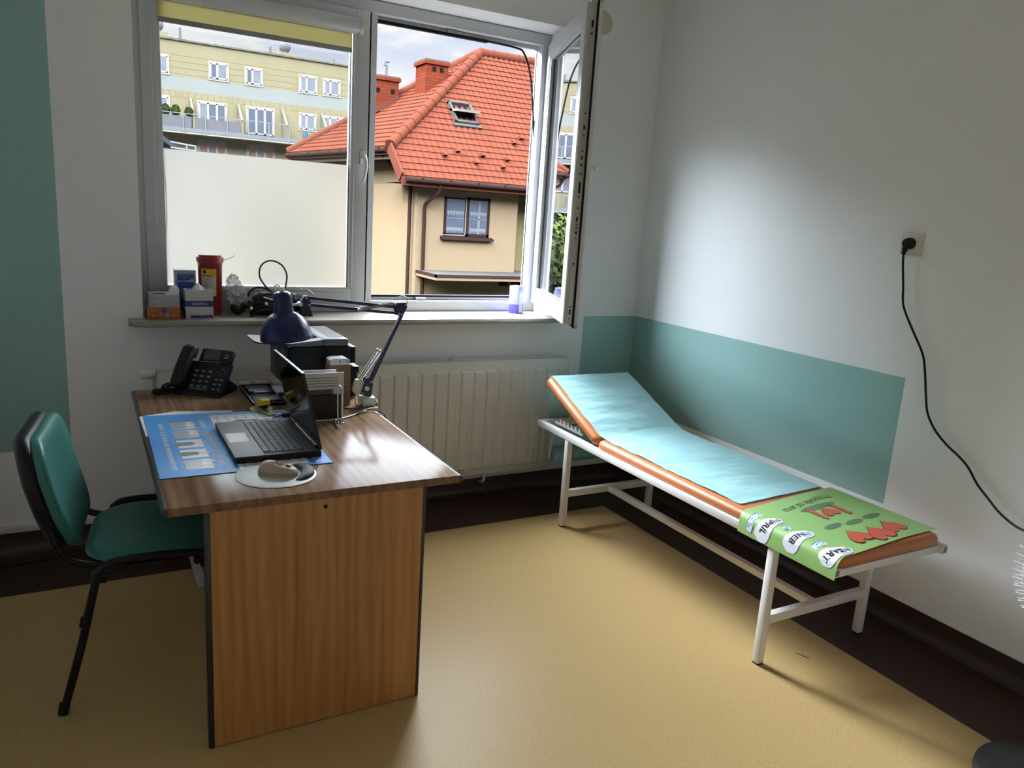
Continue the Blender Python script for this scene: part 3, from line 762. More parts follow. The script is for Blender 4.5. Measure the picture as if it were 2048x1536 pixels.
b = B(PBK); b.prism([(-2.20,-.535,.985),(-2.06,-.535,.965),(-2.06,-.535,.985),(-2.20,-.535,.992)], (0,.255,0)); b.box(-2.062,-2.056,-.53,-.28,.968,1.006); build(b, 'output_well', PR)
b = B(PBK); b.prism([(-2.19,-.60,.990),(-2.320,-.600,1.000),(-2.335,-.572,1.003),(-2.335,-.44,1.003),(-2.320,-.41,1.000),(-2.19,-.41,.990)], (0,0,.006)); build(b, 'output_flap', PR)
b = B(PBK); b.box(-1.946,-1.912,y0+.03,y1-.03,.90,.972,.004); b.box(-1.946,-1.898,y0+.02,y1-.02,.858,.888,.004); b.box(-1.946,-1.905,y0+.02,y1-.02,.756,.856,.004); build(b, 'rear_tray', PR)
b = B(M('printer_panel', (.09,.095,.105), .35)); b.box(-2.2035,-2.199,-.565,-.52,.935,.965,.001); b.box(-2.2035,-2.199,-.51,-.475,.925,.965,.001); b.use(PTOP); b.box(-2.2045,-2.203,-.50,-.487,.94,.955); build(b, 'control_panel', PR)

# ------------------------------------------------------------------ leaflets in a mesh holder
def mesh_mat():
    m, t, b = newmat('black_wire_mesh'); o = t.obj(); x, y, z = t.sep(o)
    s = lambda v: t.math('SINE', t.math('MULTIPLY', v, 1900))
    h = t.math('ADD', x, y)
    k = t.math('GREATER_THAN', t.math('MULTIPLY', s(t.math('ADD', h, z)), s(t.math('SUBTRACT', h, z))), 0.25)
    tr_ = t.new('ShaderNodeBsdfTransparent'); mx = t.new('ShaderNodeMixShader'); t.put(mx.inputs[0], t.math('MULTIPLY', k, .8))
    b.inputs['Base Color'].default_value = (.015,.015,.016,1); b.inputs['Roughness'].default_value = .4
    t.l.new(b.outputs[0], mx.inputs[1]); t.l.new(tr_.outputs[0], mx.inputs[2]); t.l.new(mx.outputs[0], t.n['Material Output'].inputs[0]); return m
MESHM = mesh_mat()
mh = tag(empty('mesh_holder', (-2.14,-.82,.75)), 'black wire mesh letter holder with leaflets behind the laptop screen', 'letter holder')
hx0, hx1 = -2.214, -2.068
b = B(MESHM)
for y, zt in ((-.872,.845),(-.822,.858),(-.772,.868)):
    b.box(hx0,hx1,y-.0006,y+.0006,.752,zt)
b.box(hx0-.0006,hx0+.0006,-.872,-.772,.752,.845); b.box(hx1-.0006,hx1+.0006,-.872,-.772,.752,.845); b.box(hx0,hx1,-.872,-.772,.7505,.752); build(b, 'mesh_panel', mh, smooth=0)
b = B(BLACKP)
for y, zt in ((-.872,.845),(-.822,.858),(-.772,.868)): b.tube([(hx0,y,.754),(hx0,y,zt),(hx1,y,zt),(hx1,y,.754)], .0018, 6)
b.tube([(hx0,-.872,.7525),(hx1,-.872,.7525),(hx1,-.772,.7525),(hx0,-.772,.7525)], .0018, 6, closed=True); build(b, 'rim', mh)
for i, (y, xa, xb, zt) in enumerate(((-.862,-2.212,-2.054,.930),(-.842,-2.222,-2.078,.938))):
    lf = empty('leaflet', ((xa+xb)/2,y,.7535)); tag(lf, ('white leaflet with printed lines at the front of the mesh holder','white leaflet standing second in the mesh holder, taller edge behind')[i], 'leaflet')
    b = B(WPAPER); b.box(xa,xb,y-.002,y+.002,.7535,zt); build(b, 'sheets', lf, smooth=0)
    if i == 0:
        b = B(GREYINK)
        for k in range(4): b.box(xa+.012,xb-.03+(.004 if k%2 else .008),y-.0024,y-.0021,.912-k*.0105-.0032,.912-k*.0105)
        build(b, 'printed_lines', lf, smooth=0)
        b = B(M('printed_photo_grey', (.10,.09,.10), .6)); b.box(xa+.004,xb-.042,y-.0024,y-.0021,.80,.866)
        b.use(M('printed_red', (.25,.05,.06), .6)); b.box(xa+.01,xa+.05,y-.0027,y-.0023,.848,.858)
        b.use(M('printed_flesh', (.40,.33,.30), .6)); b.poly([(-2.155+.040*cos(a_),y-.0029,.805+.034*sin(a_)) for a_ in [pi*k/12 for k in range(13)]])
        build(b, 'printed_picture', lf, smooth=0)

# ------------------------------------------------------------------ chrome wire stand
b = B(CHROME)
b.tube([(-2.125,-.905,.7525),(-2.104,-.925,.7525),(-2.082,-.948,.7525),(-2.074,-.930,.7525),(-2.092,-.902,.754),(-2.110,-.935,.757),(-2.118,-1.00,.7525),(-2.112,-.995,.760),(-2.106,-.965,.800),(-2.098,-.935,.850),(-2.093,-.918,.880),(-2.087,-.914,.889),(-2.081,-.920,.880),(-2.080,-.930,.850),(-2.090,-.965,.800),(-2.103,-.998,.757)], .0028, 10, 6)
tag(build(b, 'wire_stand', at=(-2.1,-.95,.75)), 'bent chrome wire card stand in front of the mesh holder', 'stand')

# ------------------------------------------------------------------ cardboard box and plastic case
cb = tag(empty('cardboard_box', (-2.012,-.67,.75)), 'upright brown cardboard box with a printed portrait beside the lamp base', 'box')
KRAFT = M('kraft_card', (.20,.135,.065), .7, var=.12)
b = B(KRAFT); b.box(-2.060,-1.972,-.684,-.62,.7502,.921,.0015); build(b, 'carton', cb)
b = B(HAIR); y = -.6846
b.poly([(-2.038+.020*cos(a_),y,.862+.034*sin(a_)) for a_ in [2*pi*k/20 for k in range(20)]])
b.poly([(-2.058,y-.0001,.755),(-2.012,y-.0001,.755),(-2.014,y-.0001,.80),(-2.026,y-.0001,.835),(-2.052,y-.0001,.835)])
b.use(M('portrait_skin', (.30,.15,.09), .6)); b.poly([(-2.031+.013*cos(a_),y-.0003,.855+.024*sin(a_)) for a_ in [2*pi*k/20 for k in range(20)]])
b.poly([(-2.044,y-.0004,.80),(-2.022,y-.0004,.80),(-2.026,y-.0004,.84),(-2.038,y-.0004,.84)])
b.use(M('portrait_cloth', (.42,.26,.17), .6))
for k in range(7): b.poly([(-2.056,y-.0005,.760+k*.008),(-2.016,y-.0005,.760+k*.008),(-2.016,y-.0005,.763+k*.008),(-2.056,y-.0005,.763+k*.008)])
build(b, 'printed_portrait', cb, smooth=0)
pc = tag(empty('plastic_case', (-2.012,-.665,.9212)), 'small white plastic case lying on the cardboard box', 'case')
b = B(M('translucent_white', (.70,.73,.76), .25)); b.prism([(-2.056,-.686,.9213),(-1.978,-.686,.9213),(-1.976,-.686,.940),(-1.99,-.686,.948),(-2.044,-.686,.948),(-2.058,-.686,.942)], (0,.062,0)); build(b, 'case_body', pc)
b = B(BLUEINK); b.box(-2.022,-2.016,-.6868,-.686,.932,.938); b.box(-1.989,-1.979,-.6868,-.686,.934,.938); build(b, 'blue_mark', pc)

# ------------------------------------------------------------------ lamp
LP = tag(empty('desk_lamp', (-1.905,-.70,.75)), 'navy blue spring arm desk lamp clamped to the desk edge', 'lamp')
NAVY = M('navy_enamel', (.004,.010,.072), .28, spec=.35, var=.06, coat=.06)
yl = -.70
b = B(CREAMP); b.box(-1.935,-1.880,yl-.035,yl+.035,.7505,.790,.004); b.box(-1.935,-1.880,yl-.03,yl+.03,.700,.7245,.004); b.box(-1.890,-1.880,yl-.03,yl+.03,.70,.79,.002); b.cyl((-1.912,yl,.66),(-1.912,yl,.70),.007,12); b.cyl((-1.912,yl,.652),(-1.912,yl,.662),.018,16); build(b, 'clamp', LP)
b = B(CREAMP); b.prism([(-1.968,yl-.012,.815),(-1.955,yl-.012,.862),(-1.928,yl-.012,.862),(-1.918,yl-.012,.84),(-1.932,yl-.012,.80),(-1.955,yl-.012,.798)], (0,.024,0)); build(b, 'bracket', LP)
b = B(WHITEP); b.tube([(-1.955,yl-.014,.80),(-1.962,yl-.016,.785),(-1.958,yl-.018,.765),(-1.945,yl-.018,.756),(-1.93,yl-.015,.775),(-1.918,yl-.012,.80)], .003, 8, 6); build(b, 'white_lead', LP)
b = B(NAVY); b.prism([(-1.938,yl-.016,.800),(-1.892,yl-.016,.788),(-1.886,yl-.016,.845),(-1.906,yl-.016,.872),(-1.918,yl-.016,.868)], (0,.006,0)); b.prism([(-1.938,yl+.010,.800),(-1.892,yl+.010,.788),(-1.886,yl+.010,.845),(-1.906,yl+.010,.872),(-1.918,yl+.010,.868)], (0,.006,0)); jb = build(b, 'base_joint', LP)
b = B(STEEL); b.cyl((-1.912,yl-.019,.825),(-1.912,yl+.019,.825),.010,16); b.cyl((-1.892,yl-.018,.852),(-1.892,yl+.018,.852),.005,10); b.cyl((-1.930,yl-.018,.804),(-1.930,yl+.018,.804),.004,10); build(b, 'joint_bolt', jb)
E0, E1 = Vector((-1.772,yl,1.128)), Vector((-1.788,yl,1.128))
b = B(NAVY); b.bar((-1.908,yl-.008,.832),(-1.766,yl-.008,1.132),.013,.012,up=(0,1,0)); b.bar((-1.890,yl+.008,.848),(-1.748,yl+.008,1.160),.013,.014,up=(0,1,0)); build(b, 'lower_arm', LP)
b = B(NAVY); b.prism([(-1.800,yl-.014,1.178),(-1.750,yl-.014,1.180),(-1.747,yl-.014,1.160),(-1.768,yl-.014,1.120),(-1.786,yl-.014,1.126)], (0,.005,0)); b.bar((-1.800,yl+.011,1.175),(-1.752,yl+.011,1.176),.007,.008); b.bar((-1.800,yl+.011,1.175),(-1.782,yl+.011,1.126),.007,.008); b.bar((-1.752,yl+.011,1.176),(-1.772,yl+.011,1.126),.007,.008); el = build(b, 'elbow_joint', LP)
b.bm = bmesh.new()
b = B(STEEL)
for x, z in ((-1.782,1.134),(-1.772,1.130),(-1.755,1.172),(-1.797,1.176)): b.cyl((x,yl-.019,z),(x,yl+.019,z),.004,10)
build(b, 'joint_bolt', el)
b = B(NAVY); b.bar((-2.160,yl-.006,1.197),(-1.790,yl-.006,1.160),.010,.012); b.bar((-2.150,yl+.006,1.168),(-1.786,yl+.006,1.134),.010,.012); build(b, 'upper_arm', LP)
def spring(p, q, r, w, turns):
    P0, P1 = Vector(p), Vector(q); d = P1-P0; s_ = Vector((0,1,0)); u = d.normalized().cross(s_)
    n = turns*8; return [P0 + d*(i/n) + (s_*cos(2*pi*i/8) + u*sin(2*pi*i/8))*r for i in range(n+1)]
for dy in (-.016,.016):
    b = B(STEEL); b.tube(spring((-1.858,yl+dy,.978),(-1.938,yl+dy*.7,.862),.0052,.001,34), .0016, 5); b.cyl((-1.858,yl+dy-.006,.980),(-1.858,yl+dy+.006,.980),.006,10); build(b, 'spring', LP)
    b = B(STEEL); b.tube(spring((-1.952,yl+dy,1.150),(-1.806,yl+dy*.7,1.178),.0052,.001,36), .0016, 5); b.cyl((-1.952,yl+dy-.006,1.150),(-1.952,yl+dy+.006,1.150),.006,10); build(b, 'spring', LP)
b = B(WHITEP); b.tube([(-1.80,yl,1.180),(-1.790,yl,1.196),(-1.765,yl,1.206),(-1.745,yl,1.198),(-1.742,yl,1.178),(-1.750,yl,1.165)], .0022, 8, 6); build(b, 'arm_cable', LP)
b = B(NAVY); b.prism([(-2.188,yl-.012,1.172),(-2.170,yl-.012,1.202),(-2.158,yl-.012,1.204),(-2.144,yl-.012,1.180),(-2.142,yl-.012,1.160),(-2.182,yl-.012,1.160)], (0,.024,0)); b.use(STEEL); b.cyl((-2.162,yl-.016,1.196),(-2.162,yl+.016,1.196),.004,10); b.cyl((-2.150,yl-.016,1.168),(-2.150,yl+.016,1.168),.004,10); b.cyl((-2.184,yl-.018,1.172),(-2.184,yl+.018,1.172),.008,12); b.cyl((-2.24,yl,1.163),(-2.185,yl,1.170),.005,10); build(b, 'head_joint', LP)
ax = Vector((-.10,0,1)).normalized(); ro = Vector((-2.234,yl,1.036))
prof = [(.0965,0),(.0985,.003),(.0965,.016),(.0915,.040),(.0820,.062),(.0680,.082),(.0520,.096),(.0395,.103),(.0375,.106),(.0365,.112),(.0355,.135),(.0350,.160),(.0335,.172),(.0290,.180),(.020,.184),(0,.185)]
inn = [(.0945,.001),(.0945,.016),(.0895,.040),(.080,.061),(.066,.080),(.050,.094),(.034,.10),(0,.10)]
b = B(NAVY); b.lathe(prof, ro, ax, 48, caps=False); b.use(M('lamp_inside', (.6,.6,.58), .4)); b.lathe(inn, ro, ax, 48, caps=False); b.use(NAVY); b.lathe([(.0945,.001),(.0965,0)], ro, ax, 48, caps=False)
b.use(M('shade_slot', (.004,.004,.01), .6))
a_ = ax.orthogonal().normalized(); c_ = ax.cross(a_)
for k in range(16):
    t_ = 2*pi*k/16; d_ = a_*cos(t_) + c_*sin(t_); b.bar(ro+ax*.150+d_*.0352, ro+ax*.166+d_*.0342, .003, .001, up=d_)
sh = build(b, 'lamp_shade', LP, smooth=50)
b = B(WHITEP); b.lathe([(.011,0),(.011,.010),(.008,.018),(0,.019)], ro+ax*.184, ax, 16); t0 = ro+ax*.195
b.tube([t0+Vector((-.004,0,0)), t0+Vector((-.010,0,.012)), t0+Vector((-.022,0,.012)), t0+Vector((-.026,0,0)), t0+Vector((-.018,.01,-.012))], .0026, 8, 6); build(b, 'cable_entry', sh)
b = B(M('lamp_lead_grey', (.45,.45,.43), .4)); b.tube([(-2.205,yl+.02,1.205),(-2.19,yl+.03,1.207),(-2.172,yl+.03,1.222),(-2.150,yl+.02,1.224),(-2.135,yl,1.212),(-2.128,yl-.002,1.201)], .0026, 8, 6); build(b, 'head_cable', LP)

# desk cables by the lamp
b = B(CREAMP); b.tube([(-2.19,-.885,.753),(-2.15,-.895,.753),(-2.11,-.895,.753),(-2.06,-.885,.7535),(-2.00,-.845,.7535),(-1.95,-.805,.754),(-1.918,-.775,.7545),(-1.896,-.769,.7558),(-1.8855,-.768,.750),(-1.884,-.769,.735),(-1.884,-.772,.5),(-1.884,-.775,.02),(-1.86,-.80,.0045)], .0035, 8, 6)
tag(build(b, 'cable', at=(-2.0,-.85,.75)), 'cream cable lying across the desk past the chrome stand', 'cable')
b = B(BLACKP); b.tube([(-2.13,-.888,.7535),(-2.06,-.872,.7535),(-2.00,-.846,.7535),(-1.955,-.812,.7612),(-1.93,-.806,.7612),(-1.91,-.815,.758),(-1.890,-.845,.7565),(-1.886,-.87,.745),(-1.886,-.88,.70),(-1.886,-.88,.4),(-1.886,-.88,.0045)], .0028, 8, 6)
tag(build(b, 'cable', at=(-2.0,-.84,.75)), 'thin black cable hanging over the right desk edge near the lamp', 'cable')
b = B(BLACKP); b.tube([(-2.04,-.735,.7535),(-2.01,-.742,.7535),(-1.985,-.755,.7535),(-1.96,-.768,.7535),(-1.935,-.750,.7535),(-1.912,-.744,.7535),(-1.88,-.744,.757),(-1.872,-.735,.765),(-1.870,-.71,.772),(-1.872,-.705,.776)], .0026, 8, 6)
tag(build(b, 'lamp_cord', at=(-1.95,-.75,.75)), 'short black cord curling at the foot of the lamp', 'cord')
# ------------------------------------------------------------------ exam couch
EC = tag(empty('exam_couch', (-.51,-1.22,0)), 'medical examination couch with orange vinyl cushions on a white metal frame', 'couch')
FRM = M('white_metal_frame', (.70,.69,.66), .35, var=.04)
ORV = M('orange_vinyl', (.46,.145,.045), .33, var=.05, vs=40, bump=.08, bs=420)
ORD = M('orange_vinyl_side', (.44,.135,.04), .36, var=.05, vs=40)
RX0, RX1 = -.796, -.240
RY0, RY1 = -2.195, -.280
S = .030; ZR = .481
b = B(FRM)
for x in (RX0, RX1): 
    b.box(x-S/2,x+S/2,RY0 - (.018 if x > -.5 else 0),RY1,ZR-.016,ZR+.016,.002)
b.box(RX0+S/2,RX1-S/2,RY1-.03,RY1,ZR-.016,ZR+.016,.002); b.box(RX0+S/2,RX1-S/2,RY0,RY0+.028,ZR-.016,ZR+.012,.002); b.box(RX0+S/2,RX1-S/2,-1.2,-1.17,ZR-.016,ZR+.012)
b.use(M('hollow_tube_end', (.22,.215,.20), .6))
for x in (RX0, RX1): ye = RY0 - (.018 if x > -.5 else 0); b.box(x-.009,x+.009,ye-.0008,ye,ZR-.010,ZR+.010)
b.use(FRM); fr = build(b, 'rail_frame', EC)
for y in (-.577,-1.930):
    for x in (RX0, -.238):
        b = B(FRM); b.box(x-S/2,x+S/2,y-S/2,y+S/2,.006,ZR-.016,.002); b.use(BLACKP); b.box(x-.0135,x+.0135,y-.0135,y+.0135,0,.007); build(b, 'leg', EC)
    b = B(FRM); b.box(RX0+S/2,-.238-S/2,y-S/2,y+S/2,.163,.198,.002); build(b, 'crossbar', EC)
b = B(FRM); b.box(-.535,-.507,-1.915,-.592,.166,.196,.002); build(b, 'stretcher', EC)
def cushion(name, M4, L, W, T):
    """L along local Y, W along X, rounded edges"""
    b = B(ORV); b.m = M4
    prof = [(0,.0),(.008,.0015),(.011,.008),(.011,T*.55),(.004,T*.82),(-.012,T*.97),(-.035,T)]
    rings = []
    for d, z in prof:
        hx, hy = W/2 + d - .011, L/2 + d - .011
        rings.append([b.v((x, y, z)) for x, y in rrect(hx, hy, max(.012, .028 + d), 5)])
    for p, q in zip(rings, rings[1:]):
        for i in range(len(p)): b.f([p[i], p[(i+1)%len(p)], q[(i+1)%len(p)], q[i]])
    b.f(rings[0][::-1]); b.f(rings[-1])
    return build(b, name, EC, smooth=60)
TC = .042
cushion('mattress', Matrix.Translation((-.5225,(-.812-2.200)/2,.4975)), 1.388, .555, TC)
ang = radians(22.5); HY = Vector((0,cos(ang),sin(ang))); HZ = Vector((0,-sin(ang),cos(ang)))
ho = Vector((-.5225,-.806,.499))
HM = Matrix((Vector((1,0,0)), HY, HZ)).transposed().to_4x4(); HL = .545; HM.translation = ho + HY*HL/2
cushion('headrest', HM, HL, .555, TC)
for x in (-.745, -.29):
    b = B(FRM); pts = [(-.30,.500)]
    b.prism([(x-.0025,-.36,.494),(x-.0025,-.62,.494),(x-.0025,-.62,.506),(x-.0025,-.36,.506)], (0.005,0,0))
    for i in range(6):
        yy = -.405 - i*.036; b.prism([(x-.0025,yy,.506),(x-.0025,yy-.022,.506),(x-.0025,yy-.006,.524),(x-.0025,yy+.004,.524)], (.005,0,0))
    build(b, 'ratchet', EC)
b = B(STEEL); q = ho + HY*.36; b.tube([(-.74,q.y,q.z-.004),(-.751,-.505,.525),(-.74,-.480,.514),(-.29,-.480,.514),(-.279,-.505,.525),(-.29,q.y,q.z-.004)], .0045, 8); build(b, 'support_rod', EC)
b = B(FRM)
for x in (-.7055, -.3045): b.prism([(x-.002,-.300,.470),(x-.002,-.282,.470),(x-.002,-.250,.262),(x-.002,-.270,.262)], (.004,0,0))
b.cyl((-.712,-.260,.275),(-.298,-.260,.275),.006,10); b.use(STEEL); b.tube([(-.712,-.26,.285),(-.718,-.252,.295),(-.718,-.25,.315)], .003, 6, 4)
build(b, 'roll_bracket', EC)

# paper roll and sheet
PRL = tag(empty('paper_roll', (-.51,-.26,.26)), 'roll of pale turquoise couch paper with its sheet drawn over the couch', 'paper roll')
def paper_mat(name, col, tlw):
    m, t, bb = newmat(name); t.n.remove(bb); out = t.n['Material Output']; o = t.obj()
    n = t.noise(t.scale(o, (3,9,9)), 3.0, 4); nrm = t.bump(t.noise(t.scale(o,(10,28,28)), 1.0, 4), .25, .006)
    c = t.mix(n, tuple(v*.95 for v in col)+(1,), col+(1,))
    d = t.new('ShaderNodeBsdfPrincipled'); t.put(d.inputs['Base Color'], c); d.inputs['Roughness'].default_value = .38; t.put(d.inputs['Normal'], nrm)
    tl = t.new('ShaderNodeBsdfTranslucent'); t.put(tl.inputs[0], c)
    mx = t.new('ShaderNodeMixShader'); mx.inputs[0].default_value = tlw
    t.l.new(d.outputs[0], mx.inputs[1]); t.l.new(tl.outputs[0], mx.inputs[2]); t.l.new(mx.outputs[0], out.inputs[0]); return m
PAP = paper_mat('turquoise_paper', (.40,.70,.72), .18)
PAP2 = paper_mat('turquoise_paper_roll', (.24,.50,.48), .1)
b = B(PAP2); rc = Vector((0,-.260,.275)); R0 = .042
b.lathe([(.017,0),(.040,0),(.042,.004),(.042,.386),(.040,.39),(.017,.39)], (-.70,rc.y,.275), (1,0,0), 28, caps=False); b.lathe([(.017,0),(.017,.39)], (-.70,rc.y,.275), (1,0,0), 20, caps=False)
build(b, 'roll', PRL)
path = []
zt = .4975 + TC + .0025
y_ = -1.690
while y_ < -.86: path.append(Vector((0,y_,zt))); y_ += .02
n0 = HZ*(TC+.0025)
k0 = ho + n0
for t_ in [i/6 for i in range(1,7)]:
    p = Vector((0,-.86,zt)); q = k0 + HY*.055; c = Vector((0,-.812,zt+.001)); path.append((1-t_)**2*p + 2*t_*(1-t_)*c + t_*t_*Vector((0,q.y,q.z)))
s_ = .075
while s_ < HL-.035: p = k0 + HY*s_; path.append(Vector((0,p.y,p.z))); s_ += .02
top = ho + HY*(HL-.030) 
for i in range(8):
    a_ = radians(90 - i*16); c = ho + HY*(HL-.020) + HZ*(TC*.5); r = TC*.5+.004
    p = c + HZ*(r*sin(a_)) + HY*(.022*cos(a_)); path.append(Vector((0,p.y,p.z)))
last = path[-1]; end = Vector((0,rc.y+.043,.275))
for i in range(1,16): path.append(last.lerp(end, i/15))
N_ = len(path)
def sheet(u, v):
    k = u*(N_-1); i = min(int(k), N_-2); p = path[i].lerp(path[i+1], k-i); t = (path[i+1]-path[i]).normalized(); n = Vector((0,-t.z,t.y))
    if n.z < 0 and i < N_-18: n = -n
    w0, w1 = -.772, -.270
    if i > N_-18:
        f = (k-(N_-18))/17; w0 = -.772 + .07*min(1,f*1.2); w1 = -.270 - .040*min(1,f*1.2)
    x = w0 + (w1-w0)*v - .012*max(0, 1-u*9)*(v-.5)
    q = Vector((x, p.y - (.032*(1-v) - .0)*max(0,1-u*6), p.z))
    a = mnoise.noise(Vector((x*4, p.y*13 + p.z*13, 1.3)))*.0042 + mnoise.noise(Vector((x*12, p.y*30 + p.z*30, 5.1)))*.0028 + .0030
    return q + n*max(a, 0.0)
b = B(PAP); b.grid(sheet, N_*2, 40); build(b, 'paper_sheet', PRL, smooth=80)

# ------------------------------------------------------------------ green foot cover
def cover_mat():
    m, t, bb = newmat('green_cover'); n = t.noise(t.obj(), 5, 3)
    t.put(bb.inputs['Base Color'], t.mix(n, (.235,.40,.125,1), (.27,.445,.15,1))); bb.inputs['Roughness'].default_value = .34; return m
CV = tag(empty('foot_cover', (-.51,-1.96,.54)), 'green printed plastic cover over the foot of the couch', 'cover')
XF = -.238; TB = .539; RB = .038
def cov(t, v, off=0.0):
    """t metres from the far edge across and down the near side, v metres towards the foot"""
    zc = .4975 + TC + .003
    if t < TB: x, z, nx, nz = XF - t, zc, 0, 1
    elif t < TB + RB*pi/2:
        a = (t-TB)/RB; x, z, nx, nz = XF - TB - RB*sin(a), zc - RB + RB*cos(a), -sin(a), cos(a)
    else:
        d = t - TB - RB*pi/2; x, z, nx, nz = XF - TB - RB - .004*sin(d*40), zc - RB - d, -1, 0
    y = -1.705 - v - .062*(t/.62)
    return Vector((x + nx*off, y + .006*sin(t*9), z + nz*off))
def covn(t, v, off=0.0012): return cov(t, v, off)
b = B(cover_mat()); b.grid(lambda u, w: cov(u*.640, w*(.462 - .030*u)), 60, 12); build(b, 'cover_sheet', CV, smooth=80)
DG = M('print_dark_green', (.055,.11,.05), .4); SHD = M('print_shade_green', (.10,.17,.085), .4); RED = M('print_red', (.50,.085,.045), .4, var=.03); OUT = M('print_outline', (.07,.03,.02), .4)
BUB = M('print_white', (.66,.67,.74), .4, var=.02); SKY = M('print_sky_blue', (.11,.36,.62), .4); PALE = M('print_pale_box', (.52,.62,.70), .4)
b = B(DG)
tx_, _f = text_geo('Przyjaciele od serca', .050, 'CENTER', 3); kx = .32/(max(p[0] for p in tx_) - min(p[0] for p in tx_))
b.text('Przyjaciele od serca', .050, lambda x, y: covn(.258 + x*kx, .076 + y + x*.05), 'CENTER', 3)
b.box(0,0,0,0,0,0) if False else None
build(b, 'handwritten_lettering', CV, smooth=0, weld=False)
def shape(b, pts, o=.0012):                                             # flat or bent outline, filled as a fan from its middle
    cx = sum(p[0] for p in pts)/len(pts); cy = sum(p[1] for p in pts)/len(pts)
    rings = [[b.v(covn(cx+(x-cx)*k, cy+(y-cy)*k, o)) for x, y in pts] for k in (1,.66,.33)]
    for p, q in zip(rings, rings[1:]):
        for i in range(len(p)): b.f([p[i], p[(i+1)%len(p)], q[(i+1)%len(p)], q[i]])
    c = b.v(covn(cx, cy, o))
    for i in range(len(pts)): b.f([rings[-1][i], rings[-1][(i+1)%len(pts)], c])
def ell(cx, cy, rx, ry, n=24): return [(cx+rx*cos(2*pi*k/n), cy+ry*sin(2*pi*k/n)) for k in range(n)]
def heart(cx, cy, w, h, n=36):
    pts = []
    for k in range(n):
        a = 2*pi*k/n; x = 16*sin(a)**3/16; y = (13*cos(a)-5*cos(2*a)-2*cos(3*a)-cos(4*a))/16
        pts.append((cx + x*w/2, cy + y*h/2))
    return pts
def caps(x0, y0, x1, y1, r, n=8):
    a0 = atan2(y1-y0, x1-x0); return [(x1+r*cos(a0-pi/2+pi*k/n), y1+r*sin(a0-pi/2+pi*k/n)) for k in range(n+1)] + [(x0+r*cos(a0+pi/2+pi*k/n), y0+r*sin(a0+pi/2+pi*k/n)) for k in range(n+1)]
b = B(SHD); shape(b, ell(.252, .122, .108, .018), .0008)
for m_, o, g in ((OUT,.0011,.0035),(RED,.0016,0)):
    b.use(m_); shape(b, caps(.184,.138,.180,.218,.0095+g), o); shape(b, caps(.320,.124,.316,.206,.0095+g), o); shape(b, heart(.250, .176, .080+2*g, .080+2*g), o)
build(b, 'printed_emblem', CV, smooth=0, weld=False)
b = B(SHD)
for cx, cy in ((.361,.265),(.244,.281),(.126,.276)): shape(b, ell(cx, cy, .052, .015), .0008)
for q_, (cx, cy, w) in enumerate(((.140,.374,.105),(.246,.388,.120),(.354,.366,.105))):
    for m_, o, g in ((OUT,.0010,.0035),(RED,.0014,0)): b.use(m_); shape(b, heart(cx, cy, w+2*g, w*.95+2*g), o + .0009*q_)
build(b, 'printed_hearts', CV, smooth=0, weld=False)
def bubble(b, t0, v0, word, s=.0335):
    # bean shaped label following a shallow arc; word runs away from the far edge
    n = 14; cen = []
    for i in range(n+1):
        q = i/n; cen.append((t0 - .012 + .138*q, v0 - .030*(q**1.6) + .012))
    L = []; Rr = []
    for i in range(n+1):
        q = i/n; p0 = cen[max(i-1,0)]; p1 = cen[min(i+1,n)]; dx, dy = p1[0]-p0[0], p1[1]-p0[1]; l = sqrt(dx*dx+dy*dy)
        w = (.024 + .013*q) * (1 - abs(2*q-1)**5)**.5 if 0 < q < 1 else .004
        L.append((cen[i][0]-dy/l*w, cen[i][1]+dx/l*w)); Rr.append((cen[i][0]+dy/l*w, cen[i][1]-dx/l*w))
    b.use(BUB)
    for i in range(n):
        A = [covn(p[0]+(q_[0]-p[0])*k/4, p[1]+(q_[1]-p[1])*k/4, .0012) for p, q_ in ((L[i],Rr[i]),) for k in range(5)]
        C = [covn(p[0]+(q_[0]-p[0])*k/4, p[1]+(q_[1]-p[1])*k/4, .0012) for p, q_ in ((L[i+1],Rr[i+1]),) for k in range(5)]
        for k in range(4): b.f([b.v(A[k]), b.v(A[k+1]), b.v(C[k+1]), b.v(C[k])])
    def along(d):
        q = max(0.0, min(1.0, (d + .012)/.138)); i = min(int(q*n), n-1); f = q*n - i
        x = cen[i][0]+(cen[i+1][0]-cen[i][0])*f; y = cen[i][1]+(cen[i+1][1]-cen[i][1])*f
        dx, dy = cen[i+1][0]-cen[i][0], cen[i+1][1]-cen[i][1]; l = sqrt(dx*dx+dy*dy); return x, y, dx/l, dy/l
    def put(string, d0, col, size):
        vs, fs = text_geo(string, size, 'LEFT', 2, .0008); b.use(col); w = []
        for x, y in vs:
            cx, cy, tx, ty = along(d0 + x); w.append(b.v(covn(cx - ty*(y-.002), cy + tx*(y-.002), .0020)))
        for q in fs: b.f([w[i] for i in q])
        return max(v[0] for v in vs)
    c2 = SKY if word == 'NEB' else INK
    d = put('I', -.002, c2, s); d0 = -.002 + d + .002
    hx, hy, tx, ty = along(d0+.008); b.use(SKY if word == 'NEB' else GREYINK)
    hp = heart(0, 0, .017, .021, 20); c = b.v(covn(hx, hy, .0021)); ring = [b.v(covn(hx + x*tx - y*ty, hy + x*ty + y*tx, .0021)) for x, y in hp]
    for i in range(20): b.f([ring[i], ring[(i+1)%20], c])
    put('I'+word, d0+.018, INK, s)
    b.use(GREYINK); 
    for k in range(7):
        cx, cy, tx, ty = along(.012+k*.005); cx -= ty*.017; cy += tx*.017
        b.f([b.v(covn(cx+a*tx-c_*ty, cy+a*ty+c_*tx, .002)) for a, c_ in ((0,0),(.0035,0),(.0035,.003),(0,.003))])
